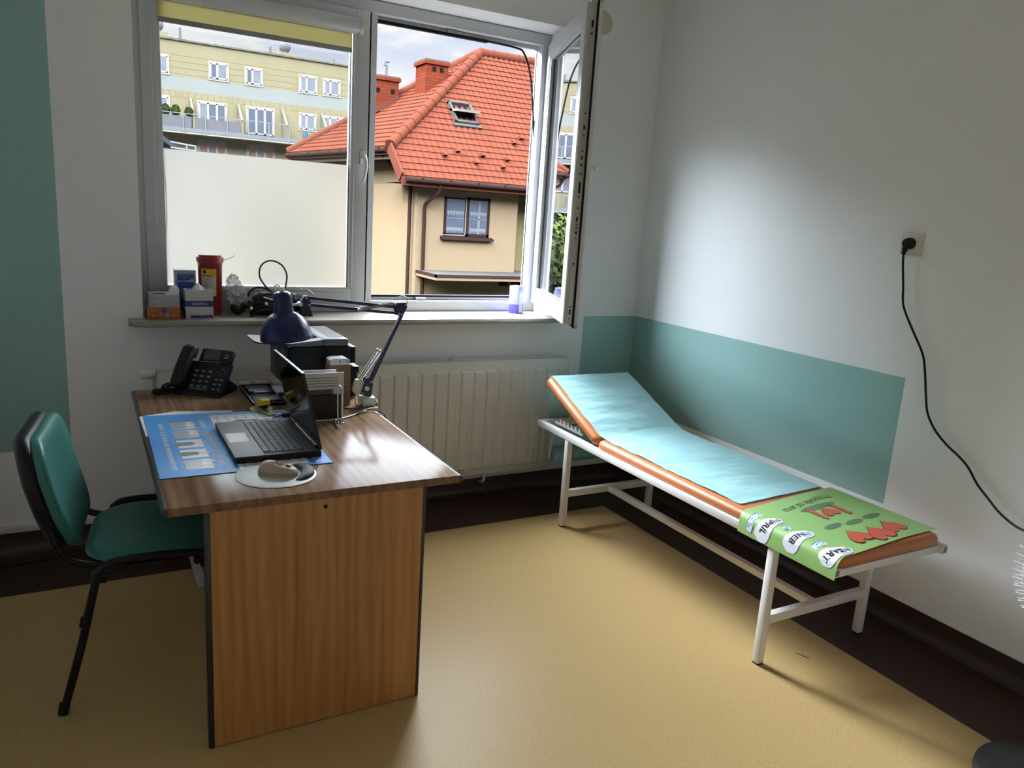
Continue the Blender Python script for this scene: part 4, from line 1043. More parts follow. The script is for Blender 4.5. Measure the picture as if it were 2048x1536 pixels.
def packs(b, t0, v0, n, col):
    for i in range(n):
        tt = t0 + i*.030; vv = v0 - i*.004
        b.use(PALE); q = [(tt,vv),(tt+.027,vv-.004),(tt+.030,vv+.026),(tt+.003,vv+.030)]; shape(b, q, .0010+.0003*i)
        b.use(SKY); shape(b, [(tt,vv),(tt+.027,vv-.004),(tt+.0272,vv-.001),(tt+.0003,vv+.003)], .0016+.0003*i)
        if col: shape(b, ell(tt+.022,vv+.018,.008,.007,12), .0018)
        b.use(INK); shape(b, [(tt+.006,vv+.010),(tt+.014,vv+.009),(tt+.0143,vv+.012),(tt+.0063,vv+.013)], .0019+.0003*i)
for word, t0, v0, k in (('PRIL',.512,.122,3),('NEB',.496,.250,1),('SART',.482,.398,2)):
    b = B(BUB); bubble(b, t0, v0, word); packs(b, t0+.030 - .01*(k==3), v0-.075, k, word == 'NEB')
    build(b, 'printed_label', CV, smooth=0, weld=False)

# ------------------------------------------------------------------ pedestal fan at the right
FN = tag(empty('pedestal_fan', (-.49,-2.795,0)), 'white wire pedestal fan with a round black base at the right edge', 'fan')
fx, fy_ = -.49, -2.795
b = B(M('black_fan_base', (.018,.021,.023), .45, var=.1)); b.lathe([(.203,0),(.210,.008),(.208,.024),(.198,.034),(.12,.034),(.05,.046),(.03,.055),(0,.056)], (fx,fy_,0), (0,0,1), 48); build(b, 'base', FN, smooth=60)
b = B(WHITEP); b.cyl((fx,fy_,.05),(fx,fy_,.60),.014,16); build(b, 'pole', FN)
nf = Vector((-.75,-.55,0)).normalized(); hc = Vector((fx,fy_,.70)) + nf*.06
b = B(WHITEP); b.lathe([(.03,-.16),(.05,-.15),(.055,-.10),(.055,-.05),(.03,-.03),(0,-.03)], hc, nf, 20); b.cyl((fx,fy_,.58),(fx,fy_,.70),.02,14); build(b, 'motor', FN)
b = B(BLACKP); b.cyl((fx,fy_,.60),(fx-.03,fy_+.03,.60),.010,10); b.lathe([(.01,0),(.011,.02),(0,.022)], hc-nf*.10+Vector((0,0,.05)), (0,0,1), 12); build(b, 'knob', FN)
b = B(M('fan_wire', (.75,.77,.80), .3)); sf = nf.cross(Vector((0,0,1))).normalized(); RF = .205
def cagept(a, r, dep): return hc + (sf*cos(a) + Vector((0,0,1))*sin(a))*r + nf*dep
for r, d in ((RF,0),(RF*.98,.02),(.16,.045),(.07,.055),(RF*.98,-.02),(.16,-.055)): b.tube([cagept(2*pi*k/48, r, d) for k in range(48)], .003 if r > .2 else .0016, 6, closed=True)
for k in range(60):
    a = 2*pi*k/60
    b.tube([cagept(a,.05,.056), cagept(a,.13,.050), cagept(a,.20,.036), cagept(a,.228,.018), cagept(a,RF,0), cagept(a,.228,-.02), cagept(a,.18,-.05), cagept(a,.09,-.066)], .0011, 5)
b.lathe([(.05,.052),(.05,.060),(0,.062)], hc, nf, 24); build(b, 'cage', FN)
b = B(M('fan_blade', (.45,.50,.55), .3))
for k in range(3):
    def bl_(u, v, k=k):
        a = 2*pi*k/3 + .9*u - .1; r = .03 + .17*v; return cagept(a, r, -.02 + .035*u)
    b.grid(bl_, 8, 6)
build(b, 'blades', FN)

# small scuff / splinter on the floor
b = B(M('brown_leaf', (.16,.075,.035), .7)); b.prism([(-.607,-1.94,.0005),(-.598,-1.958,.0005),(-.590,-1.985,.0005),(-.582,-1.987,.0005),(-.590,-1.962,.0005)], (0,0,.0012))
tag(build(b, 'floor_chip', at=(-.595,-1.965,0)), 'small dark brown chip lying on the beige floor by the couch leg', 'debris')
# ------------------------------------------------------------------ things on the window sill
ZS = 1.0182
ORG = M('orange_carton', (.34,.095,.018), .5, var=.05); GRYC = M('grey_carton', (.40,.40,.42), .55, var=.03); WC = M('white_carton', (.54,.53,.49), .55, var=.03)
PINK = M('pink_carton_side', (.40,.24,.20), .6)
ob = tag(empty('carton', (-2.61,.02,ZS)), 'orange carton at the left end of the sill, under the grey one', 'carton')
b = B(ORG); b.box(-2.674,-2.546,-.046,.10,ZS,1.0722,.001); b.use(PINK); b.box(-2.6755,-2.6739,-.045,.099,ZS+.001,1.0715); build(b, 'carton_body', ob)
yf = -.0468
b = B(BLUEINK); b.box(-2.620,-2.602,yf,-.046,1.049,1.066); b.use(M('label_light_blue', (.12,.33,.5), .5)); b.prism([(-2.6005+.007*cos(a_)+.002,yf,1.037+.012*sin(a_)) for a_ in [2*pi*k/14 for k in range(14)]], (0,.001,0))
b.use(WINK); b.text('M', .010, flat((-2.654,yf-.0002,1.036),(1,0,0),(0,0,1))); b.box(-2.634,-2.617,yf,-.046,1.0365,1.0375); b.box(-2.583,-2.569,yf,-.046,1.0362,1.0378); build(b, 'printed_label', ob, smooth=0)
gb = tag(empty('carton', (-2.605,.02,1.0725)), 'light grey carton with an opening in its top, stacked on the orange carton', 'carton')
b = B(GRYC); b.box(-2.668,-2.548,-.044,.095,1.0724,1.124,.001)
b.use(M('pink_carton_top', (.52,.33,.33), .6)); b.box(-2.660,-2.556,.03,.094,1.1238,1.1246); build(b, 'carton_body', gb)
b = B(INK); b.poly([(-2.625+.030*cos(a_),.005+.022*sin(a_),1.1248) for a_ in [2*pi*k/18 for k in range(18)]])
b.use(GREYINK); yf = -.0444
b.box(-2.660,-2.645,yf,-.044,1.110,1.113); b.box(-2.660,-2.640,yf,-.044,1.105,1.108); b.box(-2.660,-2.655,yf,-.044,1.088,1.091); b.box(-2.660,-2.635,yf,-.044,1.081,1.0845)
for k in range(7): b.box(-2.618,-2.562-(k%3)*.008,yf,-.044,1.112-k*.0055,1.1132-k*.0055)
build(b, 'printed_label', gb, smooth=0)
tb = empty('folded_carton', (-2.573,.0,1.1245)); tag(tb, 'small white arched paper piece lying on the grey carton', 'paper')
b = B(WPAPER)
arc = [(-2.592+.021*(1+cos(pi-pi*k/10)), 1.1247+.030*sin(pi*k/10)**.8) for k in range(11)]
b.prism([(x,-.030,z) for x, z in arc], (.012,.075,.004)); b.poly([(-2.555,-.042,1.125),(-2.548,-.042,1.125),(-2.552,-.03,1.143)]); build(b, 'arched_paper', tb)
wb = tag(empty('tissue_carton', (-2.465,.03,ZS)), 'white carton with a navy band and a tissue sticking out, reading EOZYSTA', 'carton')
b = B(WC); b.box(-2.523,-2.408,-.038,.055,ZS,1.145,.001); build(b, 'carton_body', wb)
yf = -.0388
b = B(BLUEINK); b.box(-2.5232,-2.4078,yf,-.0375,1.073,1.099); b.box(-2.5238,-2.5225,-.038,.054,1.073,1.099); b.box(-2.505,-2.425,yf,-.038,1.023,1.0345,.004)
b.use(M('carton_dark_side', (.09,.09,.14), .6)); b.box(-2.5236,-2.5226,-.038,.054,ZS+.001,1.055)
b.use(INK); b.box(-2.420,-2.410,yf,-.038,1.024,1.031); b.box(-2.428,-2.422,yf,-.038,1.026,1.036); b.prism([(-2.421,yf,1.030),(-2.413,yf,1.024),(-2.417,yf,1.042)], (0,.0008,0))
b.use(WINK); b.text('EOZYSTA', .0145, flat((-2.4645,yf-.0003,1.0855),(1,0,0),(0,0,1))); b.box(-2.460,-2.448,yf-.0002,-.038,1.0275,1.0285); b.text('+', .008, flat((-2.4545,yf-.0004,1.0315),(1,0,0),(0,0,1)))
build(b, 'printed_label', wb, smooth=0)
b = B(M('carton_blue_top', (.20,.24,.42), .5)); b.box(-2.515,-2.416,-.03,.047,1.1448,1.1456); build(b, 'carton_top', wb)
b = B(WPAPER); b.grid(lambda u, v: Vector((-2.465+(v-.5)*.062*(1-.75*sin(pi*u)**2), .0+(u-.5)*.04+.006*sin(v*9), 1.1455+.030*sin(pi*u)*(1-.5*(2*v-1)**2))), 10, 8); build(b, 'tissue', wb)
bb_ = tag(empty('carton', (-2.49,.13,ZS)), 'blue and silver carton standing upright behind the white tissue carton', 'carton')
b = B(M('silver_blue_carton', (.30,.38,.46), .35)); b.box(-2.550,-2.462,.098,.168,ZS,1.222,.0015); build(b, 'carton_body', bb_)
yf = .0975
b = B(M('royal_blue_print', (.022,.055,.24), .4)); b.box(-2.541,-2.470,yf-.0006,.098,ZS+.02,1.205); b.use(M('print_blue_light', (.06,.11,.30), .4)); b.prism([(-2.533,yf-.001,1.10),(-2.510,yf-.001,1.10),(-2.521,yf-.001,1.155)], (0,.001,0)); b.prism([(-2.541,yf-.001,1.204),(-2.488,yf-.001,1.204),(-2.513,yf-.001,1.175)], (0,.001,0)); b.use(WINK); b.text('AvionaSEK', .0125, flat((-2.512,yf-.0015,1.172),(1,0,0),(0,0,1))); b.use(M('print_mint', (.28,.46,.48), .4)); b.prism([(-2.4785+.0075*cos(a_),yf-.001,1.176+.009*sin(a_)) for a_ in [2*pi*k/14 for k in range(14)]], (0,.001,0)); build(b, 'printed_label', bb_, smooth=0)

sb = tag(empty('sharps_bin', (-2.400,.115,ZS)), 'tall red plastic sharps bin with a yellow label on the sill', 'bin')
REDP = M('red_plastic', (.25,.012,.016), .32, var=.05)
c = (-2.398,.118,ZS)
b = B(REDP); b.lathe([(.046,0),(.048,.003),(.0535,.235),(.055,.237),(.055,.243),(.0535,.244)], c, (0,0,1), 40); build(b, 'bin_body', sb)
b = B(M('red_plastic_lid', (.27,.014,.02), .3)); b.lathe([(.0575,.243),(.0595,.245),(.0595,.262),(.058,.265),(.051,.266),(.050,.275),(.047,.277),(0,.277)], c, (0,0,1), 40); b.tube([(-2.342,.10,1.272),(-2.325,.098,1.276),(-2.310,.097,1.283),(-2.296,.097,1.290),(-2.292,.097,1.298)], .0012, 6, 5); build(b, 'bin_lid', sb)
def lab(b, a0, a1, z0, z1, off=.0006):
    n = 10
    def g(u, v):
        z = z0 + (z1-z0)*v; r = .048 + .0055*z/.235 + off; a = a0 + (a1-a0)*u
        return Vector((c[0]+r*cos(a), c[1]+r*sin(a), c[2]+z))
    b.grid(g, n, 2)
d0 = -pi/2 - .95; d1 = -pi/2 + .38
b = B(M('label_yellow', (.55,.42,.012), .5)); lab(b, d0, d1, .09, .214); b.use(M('label_pale', (.50,.49,.42), .55)); lab(b, d0, d1-.08, .092, .176, .0010)
b.use(GREYINK)
for k in range(9): lab(b, d0+.05, d1-.16-(k%3)*.1, .098+k*.0085, .0995+k*.0085, .0014)
b.use(M('label_olive', (.24,.18,.02), .5)); lab(b, d0+.04, d1-.35, .180, .186, .0012); b.use(INK); lab(b, d0+.25, d0+.45, .193, .208, .0012); build(b, 'label', sb, smooth=60)

b = B(None); b.mats = []
def bag_mat():
    m, t, bb = newmat('clear_bag'); o = t.obj()
    bb.inputs['Base Color'].default_value = (.75,.78,.85,1); bb.inputs['Roughness'].default_value = .12; bb.inputs['Specular IOR Level'].default_value = .8
    t.put(bb.inputs['Normal'], t.bump(t.noise(o, 45, 3), .8, .01))
    tr_ = t.new('ShaderNodeBsdfTransparent'); mx = t.new('ShaderNodeMixShader'); t.put(mx.inputs[0], t.math('ADD', t.math('MULTIPLY', t.noise(o, 30, 2), .5), .18))
    t.l.new(tr_.outputs[0], mx.inputs[1]); t.l.new(bb.outputs[0], mx.inputs[2]); t.l.new(mx.outputs[0], t.n['Material Output'].inputs[0]); return m
b.bm.free()
pb = tag(empty('plastic_bag', (-2.300,.11,ZS)), 'crumpled clear plastic bag wrapped round a black bulb beside the red bin', 'bag')
b = B(bag_mat())
crk = lambda s, a: (lambda d: 1 + a*mnoise.noise(d*s) + a*.7*mnoise.noise(d*s*2.7) + a*.4*mnoise.noise(d*s*6))
b.ball((-2.280,.100,1.105), (.043,.040,.048), 44, 30, crk(2.2,.30)); b.ball((-2.298,.10,1.155), (.030,.026,.048), 40, 28, crk(2.6,.36)); build(b, 'bag_film', pb, smooth=20)
b = B(BLACKP); b.ball((-2.278,.100,1.0535), (.036,.033,.035), 24, 14); b.cyl((-2.282,.105,1.085),(-2.285,.105,1.12),.009,12); build(b, 'squeeze_bulb', pb)

# blood pressure cuff bundle
bp_ = tag(empty('pressure_cuff', (-2.10,.07,ZS)), 'black blood pressure cuff bundle with tubes heaped on the sill behind the lamp', 'pressure cuff')
CLOTH = M('black_cloth', (.013,.013,.014), .7, var=.2, bump=.2, bs=200)
b = B(CLOTH)
def lump(d): return 1 + .22*mnoise.noise(d*1.7+Vector((3,1,2))) + .10*mnoise.noise(d*5)
b.ball((-2.115,.085,1.062), (.125,.045,.048), 44, 26, lump); b.ball((-2.05,.075,1.095), (.075,.034,.036), 36, 20, lump); b.ball((-2.16,.08,1.10), (.055,.034,.030), 32, 18, lump)
b.prism([(-1.995,.03,ZS),(-1.945,.02,ZS),(-1.965,.03,1.085),(-2.01,.04,1.10)], (0,.05,0)); build(b, 'cuff', bp_, smooth=60)
b = B(RUBBER)
b.tube([(-2.238,.070,1.105),(-2.232,.072,1.128),(-2.205,.075,1.148),(-2.165,.075,1.148),(-2.13,.075,1.130),(-2.10,.075,1.10)], .0045, 8, 6)
b.tube([(-2.235,.04,1.045),(-2.215,.03,1.085),(-2.185,.025,1.115),(-2.15,.03,1.125),(-2.11,.04,1.11)], .0045, 8, 6)
b.tube([(-2.238,.03,1.032),(-2.21,.02,1.060),(-2.17,.015,1.068),(-2.12,.02,1.055),(-2.07,.03,1.05)], .005, 8, 6)
b.tube([(-2.240,.01,1.023),(-2.205,.0,1.046),(-2.165,.0,1.056),(-2.11,.005,1.035),(-2.04,.01,1.024)], .005, 8, 6); build(b, 'tube', bp_)
b = B(CHROME); b.ball((-2.232,.025,1.056), (.009,.009,.010), 14, 10); b.tube([(-2.175,.035,1.108),(-2.15,.03,1.100),(-2.12,.03,1.096)], .004, 8, 4); b.box(-2.172,-2.158,.02,.035,1.066,1.088,.003); build(b, 'valve', bp_)
b = B(M('reddish_tubing', (.05,.014,.012), .35)); b.tube([(-2.118,.07,1.11),(-2.135,.07,1.135),(-2.165,.07,1.165),(-2.186,.07,1.205),(-2.180,.07,1.250),(-2.150,.07,1.275),(-2.115,.07,1.275),(-2.080,.07,1.255),(-2.060,.07,1.215),(-2.062,.07,1.175),(-2.072,.07,1.12)], .0042, 8, 8)
tag(build(b, 'stethoscope_tube', at=(-2.12,.07,1.09)), 'loop of dark red rubber tubing rising behind the lamp', 'tube')

# carton at the right end
rc_ = tag(empty('carton', (-.765,.115,ZS), radians(29)), 'small violet and white carton on the sill beside the open sash', 'carton')
b = B(M('violet_carton', (.26,.28,.50), .4, var=.05)); w_, d_, h_ = .062, .060, .155
b.box(-w_/2,w_/2,-d_/2,d_/2,.052,h_,.001); b.use(M('navy_carton_foot', (.045,.035,.30), .4)); b.box(-w_/2,w_/2,-d_/2,d_/2,0,.052,.001); build(b, 'carton_body', rc_, local=True)
b = B(M('white_label', (.48,.48,.52), .5)); b.box(-.019,.020,-d_/2-.0006,-d_/2,.006,.118)
b.use(GREYINK)
for k in range(7): b.box(-.010,.012-(k%2)*.003,-d_/2-.0010,-d_/2-.0005,.108-k*.0145,.1105-k*.0145)
b.use(M('violet_stripe', (.16,.16,.42), .4))
for k in range(5): b.box(-.019+k*.006,-.0165+k*.006,-d_/2-.0006,-d_/2,.124,.150)
b.use(M('pale_blue_drop', (.34,.46,.62), .4)); b.box(w_/2,w_/2+.0006,-.024,.024,.055,.118); b.use(WINK)
b.prism([(w_/2+.0005,.014*cos(a_),.052+.022*sin(a_)) for a_ in [pi+pi*k/10 for k in range(11)]], (.0005,0,0)); b.use(M('pale_blue_drop2', (.25,.33,.46), .4)); b.prism([(w_/2+.001,.011*cos(a_),.054+.019*sin(a_)) for a_ in [pi+pi*k/10 for k in range(11)]], (.0005,0,0)); build(b, 'printed_label', rc_, smooth=0, local=True)
# ------------------------------------------------------------------ outside
_before = set(m.name for m in bpy.data.materials)
ZG = -3.4
GR = M('outside_ground', (.10,.095,.085), .9, var=.3, vs=.6)
b = B(GR); b.box(-60,60,.6,140,ZG-.3,ZG); struct(build(b, 'ground', smooth=0))

# --- red roofed house
HO = tag(empty('house', (6.5,17.5,ZG)), 'cream plastered house with an orange red tiled hip roof across the yard', 'house')
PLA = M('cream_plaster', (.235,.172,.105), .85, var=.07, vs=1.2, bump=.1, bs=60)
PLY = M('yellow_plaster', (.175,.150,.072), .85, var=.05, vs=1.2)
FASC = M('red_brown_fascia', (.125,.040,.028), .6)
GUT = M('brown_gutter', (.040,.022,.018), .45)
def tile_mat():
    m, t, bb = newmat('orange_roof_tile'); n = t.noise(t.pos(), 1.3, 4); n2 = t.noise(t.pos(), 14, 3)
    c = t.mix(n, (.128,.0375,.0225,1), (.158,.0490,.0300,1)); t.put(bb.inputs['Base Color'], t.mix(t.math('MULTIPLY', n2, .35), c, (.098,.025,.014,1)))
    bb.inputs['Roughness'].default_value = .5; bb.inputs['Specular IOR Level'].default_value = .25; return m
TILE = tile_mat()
E1 = Vector((3.53,14.22,2.98)); F_ = Vector((2.63,20.6,2.98)); R_ = Vector((7.35,17.56,6.05)); RR = Vector((15.5,17.56,6.05))
V0 = Vector((3.57,13.5,2.30)); V1 = Vector((15.5,13.5,2.30))
b = B(PLA)
b.box(4.18,6.93,14.0,14.3,ZG,2.25)
wall_d = Vector((-.80,6.35,0))
b.prism([(4.17,14.03,ZG),(4.17+wall_d.x,14.0+wall_d.y,ZG),(4.6+wall_d.x,14.0+wall_d.y,ZG),(4.6,14.03,ZG)], (0,0,2.70-ZG))
build(b, 'wall', HO, smooth=0)
b = B(PLY); b.box(6.9,13,14.62,14.9,ZG,2.25); build(b, 'wall', HO, smooth=0)
b = B(M('eave_soffit', (.105,.085,.060), .8))
b.box(3.6,15.5,13.55,14.8,2.17,2.20); b.prism([(3.58,14.26,2.70),(2.70,20.55,2.70),(3.35,20.4,2.70),(4.2,14.26,2.70)], (0,0,.17)); build(b, 'soffit', HO, smooth=0)
def tiles(b, O, U, V, lu, lv, inside, du=.17, dv=.228):
    """scalloped tile courses: O lower corner, U along the eave, V up the slope"""
    N = U.cross(V).normalized()
    if N.z < 0: N = -N
    nu = int(lu/du*6)
    for r in range(int(lv/dv)+1):
        def P(i, k):
            u = i*du/6; w = cos(2*pi*u/du)
            if k == 0: return u, r*dv - .026*w, .010 + .015*w
            if k == 1: return u, r*dv - .026*w, .040 + .020*w
            if k == 2: return u, (r+.5)*dv - .026*w, .027 + .020*w
            return u, (r+1)*dv - .026*w + .015, .013 + .020*w
        rows = [[None]*(nu+1) for _ in range(4)]
        for i in range(nu):
            uc, vc = (i+.5)*du/6, (r+.5)*dv
            if not inside(uc, vc): continue
            for k in range(4):
                for q in (i, i+1):
                    if rows[k][q] is None:
                        u, v, n = P(q, k); rows[k][q] = b.v(O + U*u + V*v + N*n)
            for k in range(3): b.f([rows[k][i], rows[k][i+1], rows[k+1][i+1], rows[k+1][i]])
b = B(TILE)
U = Vector((1,0,0)); V = Vector((0,R_.y-V0.y,R_.z-V0.z)); lvS = V.length; V.normalize()
vE = (E1 - V0).dot(V); uR = R_.x - V0.x
def inS(u, v):
    if v < vE: return u > 0
    return v < lvS and u > uR*(v-vE)/(lvS-vE) - .02
tiles(b, V0, U, V, 10.5, lvS, inS)
Uw = (F_ - E1); lw = Uw.length; Uw.normalize(); mid = (E1+F_)/2; Vw = (R_ - mid); Vw = (Vw - Uw*Vw.dot(Uw)); hw = Vw.length; Vw.normalize(); uA = (R_-E1).dot(Uw)
def inW(u, v): return v < hw and uA*v/hw < u < lw - (lw-uA)*v/hw
tiles(b, E1, Uw, Vw, lw, hw, inW)
build(b, 'roof_tiles', HO, weld=False, smooth=30)
b = B(TILE)
b.poly([V0, V1, RR, R_, E1]); b.poly([E1, R_, F_]); b.poly([F_, R_, RR, Vector((15.5,20.6,2.98))]); build(b, 'roof_deck', HO, smooth=0)
b = B(M('ridge_tile', (.13,.038,.024), .5))
def ridge(p, q, n):
    for i in range(n):
        a = p.lerp(q, i/n); c = p.lerp(q, (i+1.08)/n); d = (c-a).normalized(); b.lathe([(.14,0),(.125,(c-a).length)], a + Vector((0,0,.03)), d, 14)
ridge(E1, R_, 15); ridge(R_, RR, 20); ridge(F_, R_, 15); build(b, 'ridge', HO)
b = B(FASC); b.bar(V0+Vector((-.02,0,-.02)), E1+Vector((-.02,0,-.02)), .05, .26); b.box(3.55,15.5,13.44,13.49,2.10,2.30); b.bar(E1+Vector((-.0,0,-.10)), F_+Vector((0,0,-.10)), .05, .16); build(b, 'fascia', HO)
b = B(GUT)
def halfgut(p, q, r): b.cyl(p, q, r, 14)
halfgut((3.62,13.37,2.235),(15,13.37,2.235),.065); halfgut(E1+Vector((-.06,.1,-.07)), F_+Vector((-.06,0,-.07)), .065)
for i in range(12): b.bar((4.0+i*.72,13.29,2.29),(4.0+i*.72,13.45,2.16),.035,.03)
for i in range(9):
    p = E1.lerp(F_, (i+.5)/9); b.bar(p+Vector((-.14,0,-.02)), p+Vector((.02,0,-.16)), .035, .03)
build(b, 'gutter', HO)
def pipe(pts): 
    bb2 = B(GUT); bb2.tube([Vector(p) for p in pts], .045, 10); build(bb2, 'downpipe', HO)
pipe([(4.50,13.40,2.20),(4.50,13.45,2.02),(4.33,13.88,1.72),(4.33,13.93,1.6),(4.36,13.93,ZG)])
pipe([(4.055,14.2,2.75),(4.055,14.2,ZG)]); pipe([(3.45,14.7,2.85),(3.75,14.7,2.60),(4.04,14.7,2.45),(4.04,14.7,2.40)]); pipe([(2.62,20.3,2.86),(2.75,20.3,2.6),(3.2,20.3,2.35)])
BRK = newmat('red_brick')
m_, t_, bb3 = BRK; o_ = t_.obj(); br = t_.new('ShaderNodeTexBrick'); sx, sy, sz = t_.sep(o_); cb_ = t_.new('ShaderNodeCombineXYZ'); t_.put(cb_.inputs[0], t_.math('ADD', sx, sy)); t_.put(cb_.inputs[1], sz); t_.l.new(cb_.outputs[0], br.inputs[0])
br.inputs['Color1'].default_value = (.185,.036,.016,1); br.inputs['Color2'].default_value = (.145,.028,.014,1); br.inputs['Mortar'].default_value = (.075,.03,.022,1); br.inputs['Scale'].default_value = 1.0; br.inputs['Mortar Size'].default_value = .008; br.inputs['Brick Width'].default_value = .25; br.inputs['Row Height'].default_value = .078
t_.l.new(br.outputs[0], bb3.inputs['Base Color']); bb3.inputs['Roughness'].default_value = .8; BRK = m_
for x0,x1,y0,y1,z0,z1,hs in ((5.48,6.13,17.0,17.75,4.2,5.52,((5.72,5.42),(5.94,5.42))),(4.0,5.16,18.2,18.9,3.4,5.12,((4.55,4.86),(4.98,4.86)))):
    b = B(BRK); b.box(x0,x1,y0,y1,z0,z1); ch = build(b, 'chimney', HO, smooth=0)
    b = B(BRK); b.box(x0-.05,x1+.05,y0-.05,y1+.05,z1-.06,z1+.03); b.use(M('chimney_cap', (.10,.085,.08), .8)); b.box(x0-.03,x1+.03,y0-.03,y1+.03,z1+.03,z1+.07); build(b, 'chimney_cap', ch, smooth=0)
    for hx, hz in hs:
        b = B(M('flue_black', (.012,.010,.009), .9)); b.box(hx-.055,hx+.055,y0-.006,y0+.01,hz-.14,hz-.02); build(b, 'flue_opening', ch, smooth=0)
    b = B(FASC); b.bar((x0-.03,y0-.02,z0+.25 if x0 > 5 else 3.98),(x1+.03,y0-.02,z0+.85 if x0 > 5 else 4.62),.05,.16); build(b, 'flashing', ch)
b = B(M('flue_metal', (.12,.12,.12), .5)); b.cyl((4.88,18.5,5.15),(4.88,18.5,5.52),.04,10); b.tube([(4.82,18.5,5.50),(4.84,18.5,5.60),(4.96,18.5,5.62)], .03, 8); build(b, 'flue_pipe', HO)
# skylight on the south slope
SV = V; SN = U.cross(V).normalized()
def onS(u, v, n): return V0 + U*(u) + V*v + SN*n
sk = None
u0, u1, v0_, v1_ = 1.98, 2.62, 2.13, 2.96
b = B(M('skylight_frame', (.085,.08,.072), .4))
SMx = Matrix((U, V, SN)).transposed().to_4x4(); SMx.translation = V0; b.m = SMx
for x0,x1,y0,y1 in ((u0,u0+.06,v0_,v1_),(u1-.06,u1,v0_,v1_),(u0,u1,v0_,v0_+.08),(u0,u1,v1_-.06,v1_)): b.box(x0,x1,y0,y1,.0,.12)
b.box(u0-.05,u1+.08,v0_-.10,v0_,.03,.07); sk = build(b, 'skylight', HO)
b = B(M('opening_black', (.02,.018,.016), .8)); b.m = SMx; b.box(u0+.05,u1-.05,v0_+.05,v1_-.05,.01,.03); build(b, 'skylight_opening', sk)
b = B(M('skylight_sash', (.19,.18,.16), .4)); hl = onS(u0, (v0_+v1_)/2+.02, .12); Rm = Matrix.Rotation(radians(-38), 4, 'X'); b.m = Matrix.Translation(hl) @ Rm @ SMx.to_3x3().to_4x4()
b.box(0,.64,-.34,.40,-.03,.03); b.use(M('skylight_glass', (.13,.16,.20), .1)); b.box(.05,.59,-.29,.35,.028,.034); build(b, 'skylight_sash', sk)
# snow hooks
for u, v in ((1.28,.80),(1.68,.99),(2.06,.62),(2.34,.92),(2.78,.55),(3.02,.86),(3.62,.50),(3.45,1.55),(3.75,1.78),(3.95,1.0)):
    b = B(FASC); b.m = SMx; b.prism([(u-.06,v,.05),(u+.06,v,.05),(u+.05,v-.06,.14),(u-.05,v-.06,.14)], (0,.10,0)); build(b, 'snow_hook', HO)
# windows of the house
BRF = M('brown_window_frame', (.035,.017,.014), .45)
def dimglass(name, col): return M(name, col, .08, spec=.6, var=.25, vs=2.5)
HG = dimglass('house_glass', (.060,.075,.105))
b = B(BRF)
for x0,x1,z0,z1 in ((4.87,6.13,1.88,1.95),(4.87,6.13,.99,1.06),(4.87,4.94,.99,1.95),(6.06,6.13,.99,1.95),(5.43,5.55,.99,1.95)): b.box(x0,x1,13.985,14.02,z0,z1)
wf = build(b, 'window', HO, smooth=0)
b = B(HG); b.box(4.92,6.08,13.995,14.01,1.03,1.91); build(b, 'pane', wf, smooth=0)
b = B(M('white_window_edge', (.20,.20,.19), .5)); b.box(4.86,5.47,13.975,13.99,1.925,1.95); b.box(4.86,5.47,13.975,13.99,1.00,1.025); b.box(5.445,5.47,13.975,13.99,1.0,1.95); build(b, 'sash_edge', wf, smooth=0)
b = B(M('lace_curtain', (.16,.165,.175), .8))
for z in (1.50, 1.10):
    for x0, n in ((4.95,6),(5.58,6)):
        for i in range(n): w = .076; b.poly([(x0+i*w,13.992,z+.10),(x0+(i+1)*w,13.992,z+.10),(x0+(i+1)*w,13.992,z+.05),(x0+(i+.5)*w,13.992,z-.02),(x0+i*w,13.992,z+.05)])
b.box(4.93,6.06,13.990,13.993,1.415,1.43); b.box(5.80,5.86,13.990,13.993,1.03,1.9); build(b, 'curtain', wf, smooth=0)
b = B(GUT); b.prism([(4.80,13.86,.90),(4.80,14.0,.90),(4.80,14.0,.985),(4.80,13.86,.945)], (1.42,0,0)); build(b, 'window_ledge', wf)
b = B(BRF); b.box(7.50,8.9,14.595,14.63,.36,1.95); w2 = build(b, 'window', HO, smooth=0)
b = B(HG); b.box(7.55,8.85,14.585,14.60,.43,1.90); build(b, 'pane', w2, smooth=0)
# flat porch roof
b = B(M('porch_felt', (.095,.092,.088), .85, var=.15)); b.box(4.20,13,12.78,14.62,.10,.13); pr_ = build(b, 'porch_roof', HO, smooth=0)
b = B(GUT); b.box(4.18,13,12.75,12.80,.075,.135); b.box(4.18,4.22,12.75,14.0,.075,.135); build(b, 'roof_edge', pr_, smooth=0)
b = B(PLA); b.box(4.20,13,12.78,14.2,.0,.075); build(b, 'porch_beam', pr_, smooth=0)
b = B(M('lamp_black', (.02,.018,.016), .8)); b.box(6.50,6.72,13.86,14.0,-.22,-.05,.02); build(b, 'wall_lamp', HO)
b = B(M('dark_doorway', (.03,.02,.012), .8)); b.box(6.86,7.25,13.985,14.0,-2.4,-.09); build(b, 'door', HO, smooth=0)
b = B(GUT); b.box(4.62,6.45,13.80,14.0,-.52,-.46); build(b, 'awning_rail', HO)

